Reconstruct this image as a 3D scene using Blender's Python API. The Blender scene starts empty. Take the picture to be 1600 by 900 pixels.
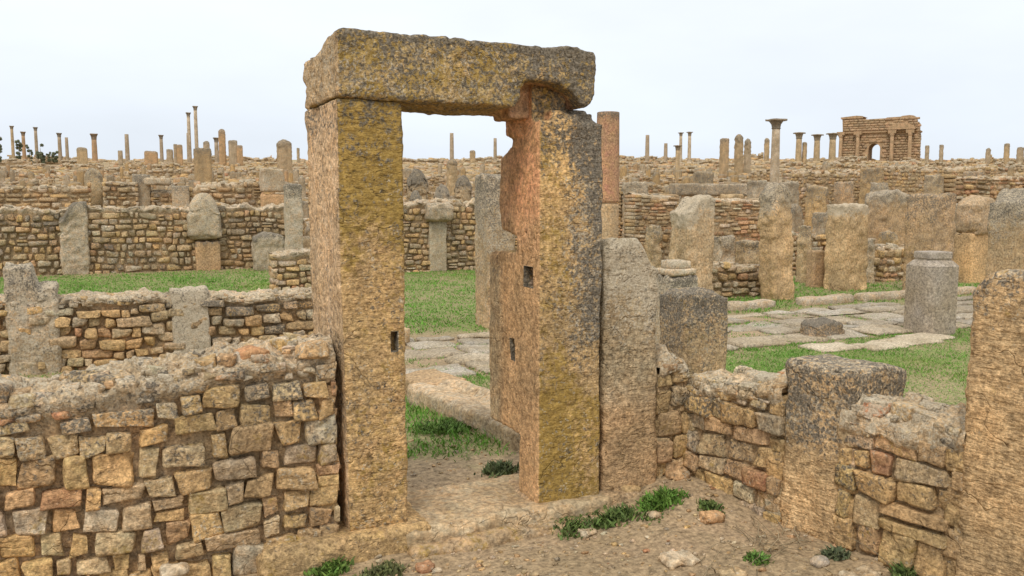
import bpy, math, random
import numpy as np
from mathutils import Matrix, Vector

# ------------------------------------------------------------------ camera, sky, sun
SC = bpy.context.scene
COL = SC.collection
FPX = 1350.0; TH = math.radians(25.5); PT = math.radians(6.09); EYE = 1.75
cam_d = bpy.data.cameras.new("camera"); cam = bpy.data.objects.new("camera", cam_d); COL.objects.link(cam)
cam_d.sensor_width = 36; cam_d.lens = FPX / 1600 * 36; cam_d.clip_start = 0.05; cam_d.clip_end = 5000
cam.location = (0, 0, EYE); cam.rotation_euler = (math.pi / 2 - PT, 0, -TH)
SC.camera = cam
SC.view_settings.view_transform = 'Standard'
SC.view_settings.look = 'None'
SC.view_settings.exposure = 0.22
SC.view_settings.gamma = 1

SUN_EL = math.radians(52); SUN_AZ = math.radians(222)      # azimuth measured from +Y clockwise: where the sun stands
world = bpy.data.worlds.new("World"); SC.world = world; world.use_nodes = True
wn = world.node_tree; wn.nodes.clear(); L = wn.links.new
def wnode(t, **k):
    n = wn.nodes.new(t)
    for a, b in k.items(): setattr(n, a, b)
    return n
sky = wnode('ShaderNodeTexSky', sky_type='NISHITA', sun_disc=False, sun_elevation=SUN_EL, sun_rotation=SUN_AZ, air_density=1.0, dust_density=2.0)
tc = wnode('ShaderNodeTexCoord'); sp = wnode('ShaderNodeSeparateXYZ'); L(tc.outputs['Generated'], sp.inputs[0])
ramp = wnode('ShaderNodeValToRGB'); L(sp.outputs['Z'], ramp.inputs[0])
cr = ramp.color_ramp
cr.elements[0].position = 0.0; cr.elements[0].color = (.60, .65, .72, 1)
cr.elements[1].position = 1.0; cr.elements[1].color = (1, 1, 1, 1)
for p_, c_ in ((.05, (.64, .69, .76)), (.16, (.72, .76, .81)), (.34, (.80, .83, .87)), (.6, (.92, .94, .97))):
    e = cr.elements.new(p_); e.color = (*c_, 1)
mp = wnode('ShaderNodeMapping'); mp.inputs['Scale'].default_value = (1, 1, 3.2); L(tc.outputs['Generated'], mp.inputs[0])
nz = wnode('ShaderNodeTexNoise'); nz.inputs['Scale'].default_value = 2.1; nz.inputs['Detail'].default_value = 5; nz.inputs['Roughness'].default_value = .5
L(mp.outputs[0], nz.inputs['Vector'])
mr = wnode('ShaderNodeMapRange'); L(nz.outputs[0], mr.inputs[0])
mr.inputs[1].default_value = .3; mr.inputs[2].default_value = .7; mr.inputs[3].default_value = 11.1; mr.inputs[4].default_value = 12.9
sc_ = wnode('ShaderNodeVectorMath', operation='SCALE'); L(ramp.outputs[0], sc_.inputs[0]); L(mr.outputs[0], sc_.inputs['Scale'])
mx = wnode('ShaderNodeMix', data_type='RGBA'); mx.inputs[0].default_value = .9
L(sky.outputs[0], mx.inputs[6]); L(sc_.outputs[0], mx.inputs[7])
bg = wnode('ShaderNodeBackground'); bg.inputs['Strength'].default_value = .1
L(mx.outputs[2], bg.inputs[0]); wo = wnode('ShaderNodeOutputWorld'); L(bg.outputs[0], wo.inputs[0])

sun_d = bpy.data.lights.new("sun", 'SUN'); sun = bpy.data.objects.new("sun", sun_d); COL.objects.link(sun)
sun_d.energy = 1.5; sun_d.angle = math.radians(14); sun_d.color = (1, .95, .87)
sv = Vector((math.sin(SUN_AZ) * math.cos(SUN_EL), math.cos(SUN_AZ) * math.cos(SUN_EL), math.sin(SUN_EL)))
sun.rotation_euler = sv.to_track_quat('Z', 'Y').to_euler(); sun.location = (0, 0, 30)

# ------------------------------------------------------------------ measuring helpers (picture point -> place in the world)
Fv = np.array([math.sin(TH) * math.cos(PT), math.cos(TH) * math.cos(PT), -math.sin(PT)])
Rv = np.array([math.cos(TH), -math.sin(TH), 0]); Uv = np.cross(Rv, Fv); Cv = np.array([0, 0, EYE])
def ray(x, y): return Fv + Rv * (x - 800) / FPX + Uv * (450 - y) / FPX
def G(x, y, z=0.0):
    d = ray(x, y); return Cv + d * (z - EYE) / d[2]
def PY(x, y, Y):
    d = ray(x, y); return Cv + d * Y / d[1]
def hit(x, y, O, ang):
    e = np.array([math.cos(ang), math.sin(ang)]); n = np.array([-e[1], e[0]]); d = ray(x, y)
    t = ((O[0]) * n[0] + O[1] * n[1]) / (d[0] * n[0] + d[1] * n[1]); P = Cv + d * t
    return float((P[0] - O[0]) * e[0] + (P[1] - O[1]) * e[1]), float(P[2])
def sstep(a, b, x):
    t = np.clip((np.asarray(x, float) - a) / (b - a), 0, 1); return t * t * (3 - 2 * t)
def pix(P):
    v = np.asarray(P, float) - Cv; w = v @ Fv; return 800 + FPX * (v @ Rv) / w, 450 - FPX * (v @ Uv) / w, w

# ------------------------------------------------------------------ noise
def _h(ix, iy, iz, s):
    n = (ix * 73856093) ^ (iy * 19349663) ^ (iz * 83492791) ^ (s * 2654435761 & 0x7fffffff)
    n = (n ^ (n >> 13)) * 1274126177 & 0xffffffff
    n = (n ^ (n >> 16)) * 2246822519 & 0xffffffff
    n = n ^ (n >> 15)
    return (n & 0xffff) / 32767.5 - 1.0
def vn(p, s=0):
    i = np.floor(p).astype(np.int64); f = p - i; u = f * f * f * (f * (f * 6 - 15) + 10)
    x, y, z = i[..., 0], i[..., 1], i[..., 2]; a, b, c = u[..., 0], u[..., 1], u[..., 2]
    def l(p_, q, t): return p_ + (q - p_) * t
    return l(l(l(_h(x, y, z, s), _h(x + 1, y, z, s), a), l(_h(x, y + 1, z, s), _h(x + 1, y + 1, z, s), a), b),
             l(l(_h(x, y, z + 1, s), _h(x + 1, y, z + 1, s), a), l(_h(x, y + 1, z + 1, s), _h(x + 1, y + 1, z + 1, s), a), b), c)
def fbm(p, s=0, o=4, g=.5):
    r = 0; a = 1; t = 0
    for k in range(o):
        r = r + a * vn(p * (2.03 ** k) + 17.3 * k, s + k); t += a; a *= g
    return r / t
def n2(x, y, s=0, o=3):
    x = np.asarray(x, float); y = np.asarray(y, float)
    return fbm(np.stack([x, y, np.full(np.broadcast(x, y).shape, .37)], -1) if x.shape == y.shape else np.stack(np.broadcast_arrays(x, y, .37), -1), s, o)

def terrain(x, y):
    s = np.asarray(x) * math.sin(TH) + np.asarray(y) * math.cos(TH)
    def I(a, b, s):      # integral of smoothstep
        t = np.clip((s - a) / (b - a), 0, 1); return (b - a) * (t ** 3 - t ** 4 / 2) + np.maximum(s - b, 0)
    z = .0605 * I(20, 50, s) - .075 * I(185, 225, s)
    z = z + .45 * sstep(45, 110, s) * n2(np.asarray(x) / 38., np.asarray(y) / 38., 5, 2)
    return z
def at(px, D):
    d = ray(px, 300); k = D / (d @ Fv); P = Cv + d * k
    t = Fv[:2] / np.linalg.norm(Fv[:2])
    # forward depth measured on the ground
    lat = (px - 800) / FPX * D
    X = t[0] * D + Rv[0] * lat; Y = t[1] * D + Rv[1] * lat
    return float(X), float(Y), float(terrain(X, Y))
def zat(px, py, X, Y):
    """height of the picture row py over the ground point X,Y"""
    w = np.hypot(X, Y); d = ray(px, py); return EYE + d[2] / np.hypot(d[0], d[1]) * w

# ------------------------------------------------------------------ mesh collecting
def tmpl(nx, ny, nz_):
    V = []; Q = []
    def face(o, u, v, nu, nv):
        b = sum(len(a) for a in V); a = np.linspace(0, 1, nu + 1); c = np.linspace(0, 1, nv + 1)
        g = np.array(o)[None, None] + a[:, None, None] * np.array(u)[None, None] + c[None, :, None] * np.array(v)[None, None]
        V.append(g.reshape(-1, 3)); I = np.arange((nu + 1) * (nv + 1)).reshape(nu + 1, nv + 1) + b
        Q.append(np.stack([I[:-1, :-1], I[1:, :-1], I[1:, 1:], I[:-1, 1:]], -1).reshape(-1, 4))
    face((-1, -1, -1), (2, 0, 0), (0, 0, 2), nx, nz_); face((1, 1, -1), (-2, 0, 0), (0, 0, 2), nx, nz_)
    face((1, -1, -1), (0, 2, 0), (0, 0, 2), ny, nz_); face((-1, 1, -1), (0, -2, 0), (0, 0, 2), ny, nz_)
    face((-1, -1, 1), (2, 0, 0), (0, 2, 0), nx, ny); face((-1, 1, -1), (2, 0, 0), (0, -2, 0), nx, ny)
    V = np.concatenate(V).astype(float); Q = np.concatenate(Q)
    _, idx, inv = np.unique(np.round(V, 5), axis=0, return_index=True, return_inverse=True)
    return V[idx], inv.reshape(-1)[Q]
_T = {}
def T(*a):
    if a not in _T: _T[a] = tmpl(*a)
    return _T[a]
def rounded(P, half, r):
    q = np.clip(P, -(half - r), half - r); d = P - q; n = np.linalg.norm(d, axis=-1, keepdims=True)
    d = d / np.maximum(n, 1e-9); return q + r * d, d

class Acc:
    def __init__(s): s.V = []; s.Q = []; s.Tt = []; s.M = []; s.n = 0
    def add(s, V, Q, tint, mask=(0, 0, 0, 0)):
        V = np.asarray(V, float).reshape(-1, 3); N = len(V)
        s.V.append(V); s.Q.append(np.asarray(Q) + s.n); s.n += N
        t = np.asarray(tint, float); s.Tt.append(np.broadcast_to(t, (N, 3)) if t.ndim == 1 else t)
        m = np.asarray(mask, float); s.M.append(np.broadcast_to(m, (N, 4)) if m.ndim == 1 else m)
    def build(s, name, mat, parent=None, loc=(0, 0, 0), rz=0, smooth=True):
        V = np.concatenate(s.V); Q = np.concatenate(s.Q); k = Q.shape[1]
        me = bpy.data.meshes.new(name); me.vertices.add(len(V)); me.vertices.foreach_set('co', V.astype(np.float32).ravel())
        me.loops.add(Q.size); me.loops.foreach_set('vertex_index', Q.astype(np.int32).ravel())
        me.polygons.add(len(Q)); me.polygons.foreach_set('loop_start', np.arange(len(Q), dtype=np.int32) * k)
        me.polygons.foreach_set('loop_total', np.full(len(Q), k, np.int32))
        me.update(calc_edges=True)
        me.polygons.foreach_set('use_smooth', np.full(len(Q), smooth))
        for nm, arr in (('tint', np.concatenate([np.concatenate(s.Tt), np.ones((len(V), 1))], 1)), ('mask', np.concatenate(s.M))):
            a = me.color_attributes.new(nm, 'FLOAT_COLOR', 'POINT'); a.data.foreach_set('color', arr.astype(np.float32).ravel())
        me.materials.append(mat)
        o = bpy.data.objects.new(name, me); COL.objects.link(o); o.location = loc; o.rotation_euler = (0, 0, rz)
        if parent is not None: o.parent = parent
        return o
def tag(o, label, cat, group=None, kind=None):
    if label: o['label'] = label
    if cat: o['category'] = cat
    if group: o['group'] = group
    if kind: o['kind'] = kind
    return o
def empty(name, loc, label, cat, group=None, rz=0):
    o = bpy.data.objects.new(name, None); COL.objects.link(o); o.location = loc; o.rotation_euler = (0, 0, rz); o.empty_display_size = .2
    return tag(o, label, cat, group)

# ------------------------------------------------------------------ materials
def stone_material(name, tool=(16, 16, 62), tool_rot=(0, 0, 0), bump=1.0, rough=.92, tools=.8, pits=1.0, speck=1.0, fine=1.0, warm=.7):
    m = bpy.data.materials.new(name); m.use_nodes = True; t = m.node_tree; t.nodes.clear(); K = t.links.new
    def N(ty, ins=None, **k):
        n = t.nodes.new(ty)
        for a, b in k.items(): setattr(n, a, b)
        for a, b in (ins or {}).items():
            if isinstance(b, bpy.types.NodeSocket): K(b, n.inputs[a])
            else: n.inputs[a].default_value = b
        return n
    def math_(op, a, b, c=None):
        n = N('ShaderNodeMath', operation=op)
        for i, v in enumerate((a, b, c)):
            if v is None: continue
            if isinstance(v, bpy.types.NodeSocket): K(v, n.inputs[i])
            else: n.inputs[i].default_value = v
        return n.outputs[0]
    def rng(v, a, b, c=0., d=1., sm=False):
        n = N('ShaderNodeMapRange', {0: v, 1: a, 2: b, 3: c, 4: d})
        if sm: n.interpolation_type = 'SMOOTHSTEP'
        return n.outputs[0]
    geo = N('ShaderNodeNewGeometry'); P = geo.outputs['Position']
    ti = N('ShaderNodeAttribute', attribute_name='tint'); ma = N('ShaderNodeAttribute', attribute_name='mask')
    sep = N('ShaderNodeSeparateColor', {0: ma.outputs['Color']})
    def noise(scale, det=5, ro=.6, vec=P, dist=0.):
        return N('ShaderNodeTexNoise', {'Vector': vec, 'Scale': scale, 'Detail': det, 'Roughness': ro, 'Distortion': dist}).outputs[0]
    crk = N('ShaderNodeTexVoronoi', {'Vector': N('ShaderNodeVectorMath', {0: P, 1: N('ShaderNodeVectorMath', {0: N('ShaderNodeTexNoise', {'Vector': P, 'Scale': 5., 'Detail': 3.}).outputs['Color'], 'Scale': .30}, operation='SCALE').outputs[0]}, operation='ADD').outputs[0], 'Scale': 2.3}, feature='DISTANCE_TO_EDGE').outputs['Distance']
    big = noise(1.6, 3, .6); mid = noise(11, 7, .65); hi = noise(85, 4, .7); mot = noise(34, 4, .62)
    def mixc(f, a, b, bt='MIX'):
        n = N('ShaderNodeMix', data_type='RGBA', blend_type=bt)
        for i, v in ((0, f), (6, a), (7, b)):
            if isinstance(v, bpy.types.NodeSocket): K(v, n.inputs[i])
            else: n.inputs[i].default_value = v if i == 0 else (*v, 1)
        return n.outputs[2]
    # natural tone variation of the stone
    c = mixc(rng(mid, .38, .66, 0, warm), ti.outputs['Color'], (.51, .305, .14))
    c = mixc(rng(big, .35, .65, .5, 0), c, (.46, .345, .195))
    v = math_('MULTIPLY', rng(mot, .3, .7, .50, 1.46), rng(hi, .3, .7, 1 - .42 * speck, 1 + .4 * speck))
    smp = N('ShaderNodeMapping', {0: P}); smp.inputs['Scale'].default_value = (7, 7, .9)
    v = math_('MULTIPLY', v, rng(noise(1., 3, .5, smp.outputs[0]), .32, .68, 1 - .16 * warm, 1 + .12 * warm))
    v = math_('MULTIPLY', v, rng(big, .34, .66, .78, 1.18))
    c = N('ShaderNodeVectorMath', {0: c, 'Scale': v}, operation='SCALE').outputs[0]
    # yellow-olive moss, pale lichen, dark lichen
    mo = rng(math_('ADD', math_('ADD', math_('MULTIPLY', noise(7, 5, .65), .55), math_('MULTIPLY', noise(38, 5, .7), .45)), math_('MULTIPLY', sep.outputs['Green'], .34)), .60, .74, 0, .8, True)
    mc = mixc(rng(mot, .35, .65), (.22, .145, .035), (.40, .26, .055))
    c = mixc(mo, c, mc)
    pa = rng(math_('ADD', math_('ADD', math_('MULTIPLY', noise(13, 5, .7), .42), math_('MULTIPLY', noise(64, 3, .6), .58)), math_('MULTIPLY', ma.outputs['Alpha'], .31)), .63, .72, 0, .78, True)
    pc = mixc(rng(hi, .35, .65), (.34, .28, .195), (.60, .525, .39))
    c = mixc(pa, c, pc)
    dk = rng(math_('ADD', math_('ADD', math_('MULTIPLY', noise(6.5, 5, .7), .36), math_('MULTIPLY', noise(52, 3, .6, dist=.5), .64)), math_('MULTIPLY', sep.outputs['Red'], .31)), .61, .755, 0, .92, True)
    dc = mixc(rng(hi, .35, .65), (.05, .045, .036), (.25, .215, .165))
    c = mixc(dk, c, dc)
    pm = N('ShaderNodeMapping', {0: P}); pm.inputs['Scale'].default_value = (26, 26, 62)
    vo = noise(1., 3, .6, pm.outputs[0], dist=.7)
    pc_ = math_('MULTIPLY', rng(vo, .60, .70, 0, .75), math_('MULTIPLY', rng(noise(4.5, 4, .6), .44, .60, 0, pits * .75), rng(sep.outputs['Blue'], 0, .5, .3, 1)))
    c = mixc(math_('MINIMUM', pc_, .7), c, (.11, .08, .045))
    # relief
    mpn = N('ShaderNodeMapping', {0: P}); mpn.inputs['Rotation'].default_value = tool_rot; mpn.inputs['Scale'].default_value = tool
    tl = noise(1.0, 3, .55, mpn.outputs[0])
    pit = math_('MULTIPLY', rng(vo, .52, .68, 0, -.8), rng(mid, .45, .62, 0, pits))
    h = math_('ADD', math_('MULTIPLY', mid, 1.0), math_('MULTIPLY', mot, .5))
    h = math_('ADD', h, math_('MULTIPLY', hi, .30 * fine))
    h = math_('ADD', h, math_('MULTIPLY', math_('MULTIPLY', pit, .8), rng(sep.outputs['Blue'], 0, .7, .35, 1)))
    cf = math_('MULTIPLY', rng(crk, 0, .012, 1, 0), rng(noise(2.7, 2, .5), .47, .56, 0, 1))
    h = math_('ADD', h, math_('MULTIPLY', cf, -.5))
    h = math_('ADD', h, math_('MULTIPLY', pc_, -.9))
    h = math_('ADD', h, math_('MULTIPLY', dk, .12))
    h = math_('ADD', h, math_('MULTIPLY', math_('MULTIPLY', tl, sep.outputs['Blue']), tools))
    b = N('ShaderNodeBump', {'Height': h, 'Strength': min(1., .9 * bump), 'Distance': .030 * bump})
    p = N('ShaderNodeBsdfPrincipled', {'Base Color': c, 'Roughness': rough, 'Specular IOR Level': .15, 'Normal': b.outputs[0]})
    K(p.outputs[0], N('ShaderNodeOutputMaterial').inputs[0])
    return m
M_MON = stone_material('tooled_monolith_stone', (17, 17, 60), bump=.85, pits=1.35)
M_DIAG = stone_material('diagonally_tooled_stone', (13, 13, 50), (.75, -.75, 0), bump=.85, tools=1.25, pits=.6)
M_SMO = stone_material('smoother_weathered_stone', (5, 5, 16), bump=.8, pits=.5, speck=.5)
M_MAS = stone_material('rubble_masonry_stone', (16, 16, 40), bump=.9)
M_FAR = stone_material('distant_ruin_stone', (6, 6, 12), bump=1.6, pits=.4, speck=.5)
M_GRA = stone_material('grey_dressed_stone', (20, 20, 20), bump=.3, pits=.25, speck=.8, warm=.05)
M_GND = stone_material('bare_earth_ground', (10, 10, 10), bump=.32, pits=.15, rough=.97, speck=.6, fine=.6, warm=.12)
M_PAV = stone_material('worn_paving_stone', (4, 4, 4), bump=.5, pits=.7, warm=.1)
def leaf_material():
    m = bpy.data.materials.new('green_leaves'); m.use_nodes = True; t = m.node_tree; b = t.nodes['Principled BSDF']
    a = t.nodes.new('ShaderNodeAttribute'); a.attribute_name = 'tint'; t.links.new(a.outputs['Color'], b.inputs['Base Color'])
    b.inputs['Roughness'].default_value = .75; b.inputs['Specular IOR Level'].default_value = .2
    return m
M_LEAF = leaf_material()

OCH = np.array([.56, .365, .155]); TAN = np.array([.47, .355, .205]); GRY = np.array([.40, .345, .255]); PNK = np.array([.50, .305, .16])
RED = np.array([.36, .16, .085]); PAL = np.array([.56, .48, .35]); BRN = np.array([.30, .20, .11]); REDD = np.array([.68, .345, .18])
PALETTE = [OCH, TAN, GRY, PNK, RED, PAL, BRN]

# ------------------------------------------------------------------ stones and masonry
def stones(acc, C, S, n, rng_, tint, mask, rr=.32, amp=.10, freq=9., warp=.13, seed=0):
    """many irregular rounded blocks at once: C centres, S full sizes"""
    C = np.asarray(C, float); S = np.asarray(S, float); k = len(C)
    if not k: return
    V, Q = T(*n) if isinstance(n, tuple) else T(n, n, n)
    half = S / 2; mn = half.min(1)[:, None, None]
    P = V[None] * half[:, None, :]
    r = mn * rr * rng_.uniform(.7, 1.35, (k, 1, 1)); r = np.minimum(r, mn * .95)
    P, d = rounded(P, half[:, None, :], r)
    # corner warp
    W = rng_.uniform(-1, 1, (k, 8, 3)) * (mn * warp * 2.2); u = (V + 1) / 2
    cw = np.stack([(u[:, 0] if a else 1 - u[:, 0]) * (u[:, 1] if b else 1 - u[:, 1]) * (u[:, 2] if c else 1 - u[:, 2]) for a in (0, 1) for b in (0, 1) for c in (0, 1)], 1)
    P = P + np.einsum('tc,kcd->ktd', cw, W)
    X = P + C[:, None, :]
    if amp:
        X = X + d * (mn * amp * 2) * fbm(X * freq + rng_.uniform(-50, 50, (k, 1, 3)), seed, 3)[..., None]
    nt = len(V)
    QQ = (Q[None] + (np.arange(k) * nt)[:, None, None]).reshape(-1, 4)
    acc.add(X.reshape(-1, 3), QQ, np.repeat(tint, nt, 0), np.repeat(mask, nt, 0))

def pick_tints(rng_, k, w, jit=.12):
    w = np.array(w, float); w /= w.sum(); idx = rng_.choice(len(PALETTE), k, p=w); t = np.array(PALETTE)[idx]
    return t * rng_.uniform(1 - jit, 1 + jit, (k, 1)) * rng_.uniform(.95, 1.05, (k, 3))

def masonry(name, label, cat, O, ang, length, thick, z0, top, course=.12, sw=.19, n=(5, 3, 4), w=(5, 4, 2.5, 1.2, .5, 1, 1), seed=0,
            group=None, mat=None, cap=.0, lich=.3, both=True, core_res=.04, rr=.30, amp=.10, warp=.13, rubble=1.0, gap=.018, wav=.02, a0=0., holes=(), cap_t=None, mats_t=None, bulge=.0, sig=.34, jit=.014, recess=.045, mort_t=(.34, .25, .15), tmul=1.):
    """coursed rubble wall. local a along, d depth, z up. top(a)->height above z0"""
    rg = np.random.default_rng(seed); acc = Acc()
    ts = np.linspace(a0, a0 + length, 60); hmax = float(np.max(top(ts)))
    faces = ((0, 1),) if (thick < .3 or not both) else ((0, 1), (1, -1))
    for side, sg in faces:
        z = 0.; C = []; S = []; mk = []
        dep = thick if len(faces) == 1 else min(thick * .5, .22)
        while z < hmax:
            ch = course * rg.uniform(.78, 1.28); a = a0 - rg.uniform(0, sw * .6)
            while a < a0 + length:
                wd = sw * float(np.clip(rg.lognormal(0, sig), .45, 2.0)); am = np.clip(a + wd / 2, a0, a0 + length)
                a1 = min(a + wd, a0 + length); aa = max(a, a0)
                if a1 - aa > .3 * sw:
                    tp = float(top(np.array([am]))[0]) - cap
                    if z + ch * .55 < tp:
                        h = min(ch, tp - z + ch * .2) if z + ch > tp else ch
                        g = gap * rg.uniform(.6, 1.5); am2 = (aa + a1) / 2
                        if not any(h0 < am2 < h1 and z + h / 2 < h2 for h0, h1, h2 in holes):
                            wz = wav * (math.sin(am2 * 2.1 + seed) + math.sin(am2 * 4.7 + z * 2 + seed)) * .5
                            y = dep / 2 + rg.uniform(-jit, jit)
                            nst = 2 if (h > .11 and rg.random() < .06) else 1
                            for q in range(nst):
                                hh = h / nst
                                C.append((am2, y if side == 0 else thick - y, z + hh * (q + .5) + wz)); S.append((a1 - aa - g, dep, hh - g * .8))
                                mk.append((np.clip(lich * rg.uniform(.0, .9) * (1 + .8 * math.sin(am2 * 1.7 + z * 3 + seed)) + .55 * lich * sstep(.35, .0, tp - z), 0, .75), rg.uniform(0, .25), rg.uniform(0, .5), np.clip(lich * rg.uniform(0, .7) + .2 * float(sstep(.3, 0, tp - z)), 0, .6)))
                a = a1 if a1 > a else a + wd
            z += ch
        if C:
            stones(acc, C, S, n, rg, pick_tints(rg, len(C), w) * tmul, np.array(mk), rr=rr, amp=amp, warp=warp, seed=seed)
    # mortar core and rough top
    na = max(3, int(length / core_res)); aa = np.linspace(a0 + .01, a0 + length - .01, na + 1)
    rec = recess
    nzc = max(3, min(24, int(hmax / core_res / 1.3))); nd = max(2, min(12, int(thick / core_res)))
    prof = []
    f = np.linspace(0, 1, nzc + 1)
    for q in f: prof.append((0, q))
    for q in np.linspace(0, 1, nd + 1)[1:-1]: prof.append((q, 1))
    for q in f[::-1]: prof.append((1, q))
    prof = np.array(prof); A, K = np.meshgrid(aa, np.arange(len(prof)), indexing='ij')
    tp = top(aa)[:, None]; dd = rec + prof[K, 0] * (thick - 2 * rec); zz = prof[K, 1] * (tp - .01)
    dist = tp - zz
    spill = (cap > 0) * sstep(cap * 1.5, cap * .6, dist) * (rec + bulge)
    dd = dd + spill * (prof[K, 0] * 2 - 1)
    P = np.stack([A, dd, zz], -1); topn = (prof[K, 1] > .999)
    amp_ = .012 + (.05 if cap > 0 else .02) * sstep(cap * 1.6 + .05, 0, dist)
    nn1 = fbm(P * 13 + seed * 3.1, seed + 3, 5, .65); nn2 = fbm(P * 10 + 40 + seed, seed + 9, 5, .65)
    P[..., 1] += nn1 * amp_ * np.where(topn, .3, 1) * (1 - 2 * (prof[K, 0] < .5) * 0)
    P[..., 2] += (nn2 * amp_ * 1.5) * (prof[K, 1] > .3)
    crest = np.sin(np.clip(prof[K, 0], 0, 1) * math.pi) * topn
    P[..., 2] += crest * .05 * min(1, thick / .4)
    nK = len(prof); I = np.arange((na + 1) * nK).reshape(na + 1, nK)
    Q = np.stack([I[:-1, :-1], I[1:, :-1], I[1:, 1:], I[:-1, 1:]], -1).reshape(-1, 4)
    mort = np.array(mort_t); capc = np.array(cap_t if cap_t is not None else [.52, .43, .31])
    fcap = (sstep(cap * 1.5 + .06, cap * .5 + .02, dist))[..., None]
    tint = (mort * (1 - fcap) + capc * fcap) * tmul
    mk = np.zeros(P.shape[:2] + (4,)); mk[..., 0] = .25 * lich + .35 * lich * fcap[..., 0]; mk[..., 3] = .5 * fcap[..., 0]
    acc.add(P.reshape(-1, 3), Q, tint.reshape(-1, 3), mk.reshape(-1, 4))
    # loose rubble bedded in the top
    nr = int(length * rubble * 9)
    if nr:
        ra = rg.uniform(a0 + .05, a0 + length - .05, nr); rd = rg.uniform(.03, max(.06, thick - .05), nr); s = course * rg.uniform(.35, 1.05, nr)
        if cap > 0: s *= .8
        Cz = top(ra) + .02 * np.sin(rd / thick * 3.14) + s * .05
        Ss = np.stack([s * rg.uniform(.9, 1.7, nr), s * rg.uniform(.8, 1.3, nr), s * rg.uniform(.6, .95, nr)], 1)
        stones(acc, np.stack([ra, rd, Cz], 1), Ss, n, rg, pick_tints(rg, nr, (1.5, 3, 3, 1, .3, 4, .5)), np.stack([rg.uniform(0, lich * 1.3, nr), np.zeros(nr), np.zeros(nr), rg.uniform(.2, .9, nr)], 1), rr=.5, amp=.16, warp=.25, seed=seed)
    if cap > 0 and n[0] >= 7:      # small stones showing in the crumbling face of the top
        m_ = int(length * 45); ra = rg.uniform(a0 + .04, a0 + length - .04, m_); s = rg.uniform(.02, .06, m_); hz = top(ra) - rg.uniform(-.01, cap * 1.15, m_)
        fd = np.where(rg.random(m_) < .75, .012, rg.uniform(.03, thick - .03, m_)); hz = np.where(fd > .02, top(ra) + .02, hz)
        stones(acc, np.stack([ra, fd + s * .25, hz], 1), np.stack([s * rg.uniform(1, 1.9, m_), s, s * rg.uniform(.6, 1, m_)], 1), (5, 4, 4), rg, pick_tints(rg, m_, (3, 4, 2, 2, .5, 4, 1)), np.stack([rg.uniform(0, .6, m_), 0 * s, 0 * s, rg.uniform(.2, .9, m_)], 1), rr=.5, amp=.2, warp=.3, seed=seed)
    # closed ends
    for e in (a0, a0 + length):
        k = 0; z = 0; t_ = float(top(np.array([e]))[0]) - cap; C = []; S = []
        while z < t_:
            C.append((e + (.05 if e == a0 else -.05), thick / 2, z + course / 2)); S.append((.1, thick - .03, course * .9)); z += course
        if C: stones(acc, C, S, n, rg, pick_tints(rg, len(C), w), np.tile([lich * .5, .1, 0, .2], (len(C), 1)), rr=rr, amp=amp, seed=seed + 1)
    o = acc.build(name, mat or M_MAS, None, (O[0], O[1], z0), ang)
    return tag(o, label, cat, group)

def prof_top(pts, rough=.03, seed=0, freq=3.):
    xs = [p[0] for p in pts]; ys = [p[1] for p in pts]
    def f(a):
        a = np.asarray(a, float); return np.maximum(np.interp(a, xs, ys) + rough * n2(a * freq, a * 0 + seed, seed, 3), .04)
    return f

def block_mesh(acc, c, s, res, r, tint, mask=(0, 0, 0, 0), amp=.015, freq=5., seed=0, topf=None, taper=0., lean=(0, 0), chip=.6, maskf=None, tintf=None, shape=None, amp2=.004, ragged=0.):
    """one weathered monolith: c = centre of its foot, s = size"""
    s = np.asarray(s, float); c = np.asarray(c, float)
    seg = [int(np.clip(round(v / res), 2, 160)) for v in s]
    V, Q = T(*seg); half = s / 2; P = V * half
    rv = r * (1 + chip * fbm(P * freq * 1.3 + 11 + seed * 7.7, seed, 3)[:, None] * 1.8); rv = np.clip(rv, r * .15, half.min() * .95)
    P, d = rounded(P, half, rv)
    ed = np.clip(1 - np.abs(d).max(1), 0, .3)[:, None] / .3
    P = P - d * ed * np.maximum(0, fbm(P * freq * 2.2 + seed * 9.1, seed + 8, 4, .6)[:, None] + .05) * min(r * 1.6, .09)
    P = P + d * (amp * fbm(P * freq + seed * 5.3, seed + 1, 4, .55)[:, None] + amp2 * fbm(P * freq * 6 + seed, seed + 4, 3)[:, None])
    P[:, 2] += half[2]; t = np.clip(P[:, 2] / s[2], 0, 1.1)
    if topf is not None:
        k = topf(P[:, 0] / half[0], P[:, 1] / half[1]); P[:, 2] = np.where(P[:, 2] > s[2] * .5, s[2] * .5 + (P[:, 2] - s[2] * .5) * (k - .5) * 2, P[:, 2])
    P[:, 2] -= ragged * sstep(.7, 1, t) * np.maximum(0, fbm(P * np.array([1, 1, 0]) * 1.1 / ragged * .35 + seed, seed + 5, 3) + .25) * 1.6 if ragged else 0
    P[:, 0] *= 1 - taper * t; P[:, 1] *= 1 - taper * t
    P[:, 0] += lean[0] * P[:, 2]; P[:, 1] += lean[1] * P[:, 2]
    if shape is not None: P = shape(P, t)
    tt = np.broadcast_to(np.asarray(tint, float), P.shape) if tintf is None else tintf(P, t)
    mm = np.broadcast_to(np.asarray(mask, float), (len(P), 4)) if maskf is None else maskf(P, t)
    acc.add(P + c, Q, tt, mm)

def weather(base, dark=.3, moss=.1, pale=.3, tool=.8, topdark=.5, toppale=.3, start=.75):
    """mask: lichen gathers on the upper part of an upright"""
    def f(P, t):
        k = sstep(start, 1.0, t + .08 * fbm(P * 5, 3, 2)); m = np.zeros((len(P), 4))
        m[:, 0] = dark + topdark * k; m[:, 1] = moss; m[:, 2] = tool * (1 - .6 * k); m[:, 3] = pale + toppale * k; return np.clip(m, 0, 1)
    return f

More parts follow.
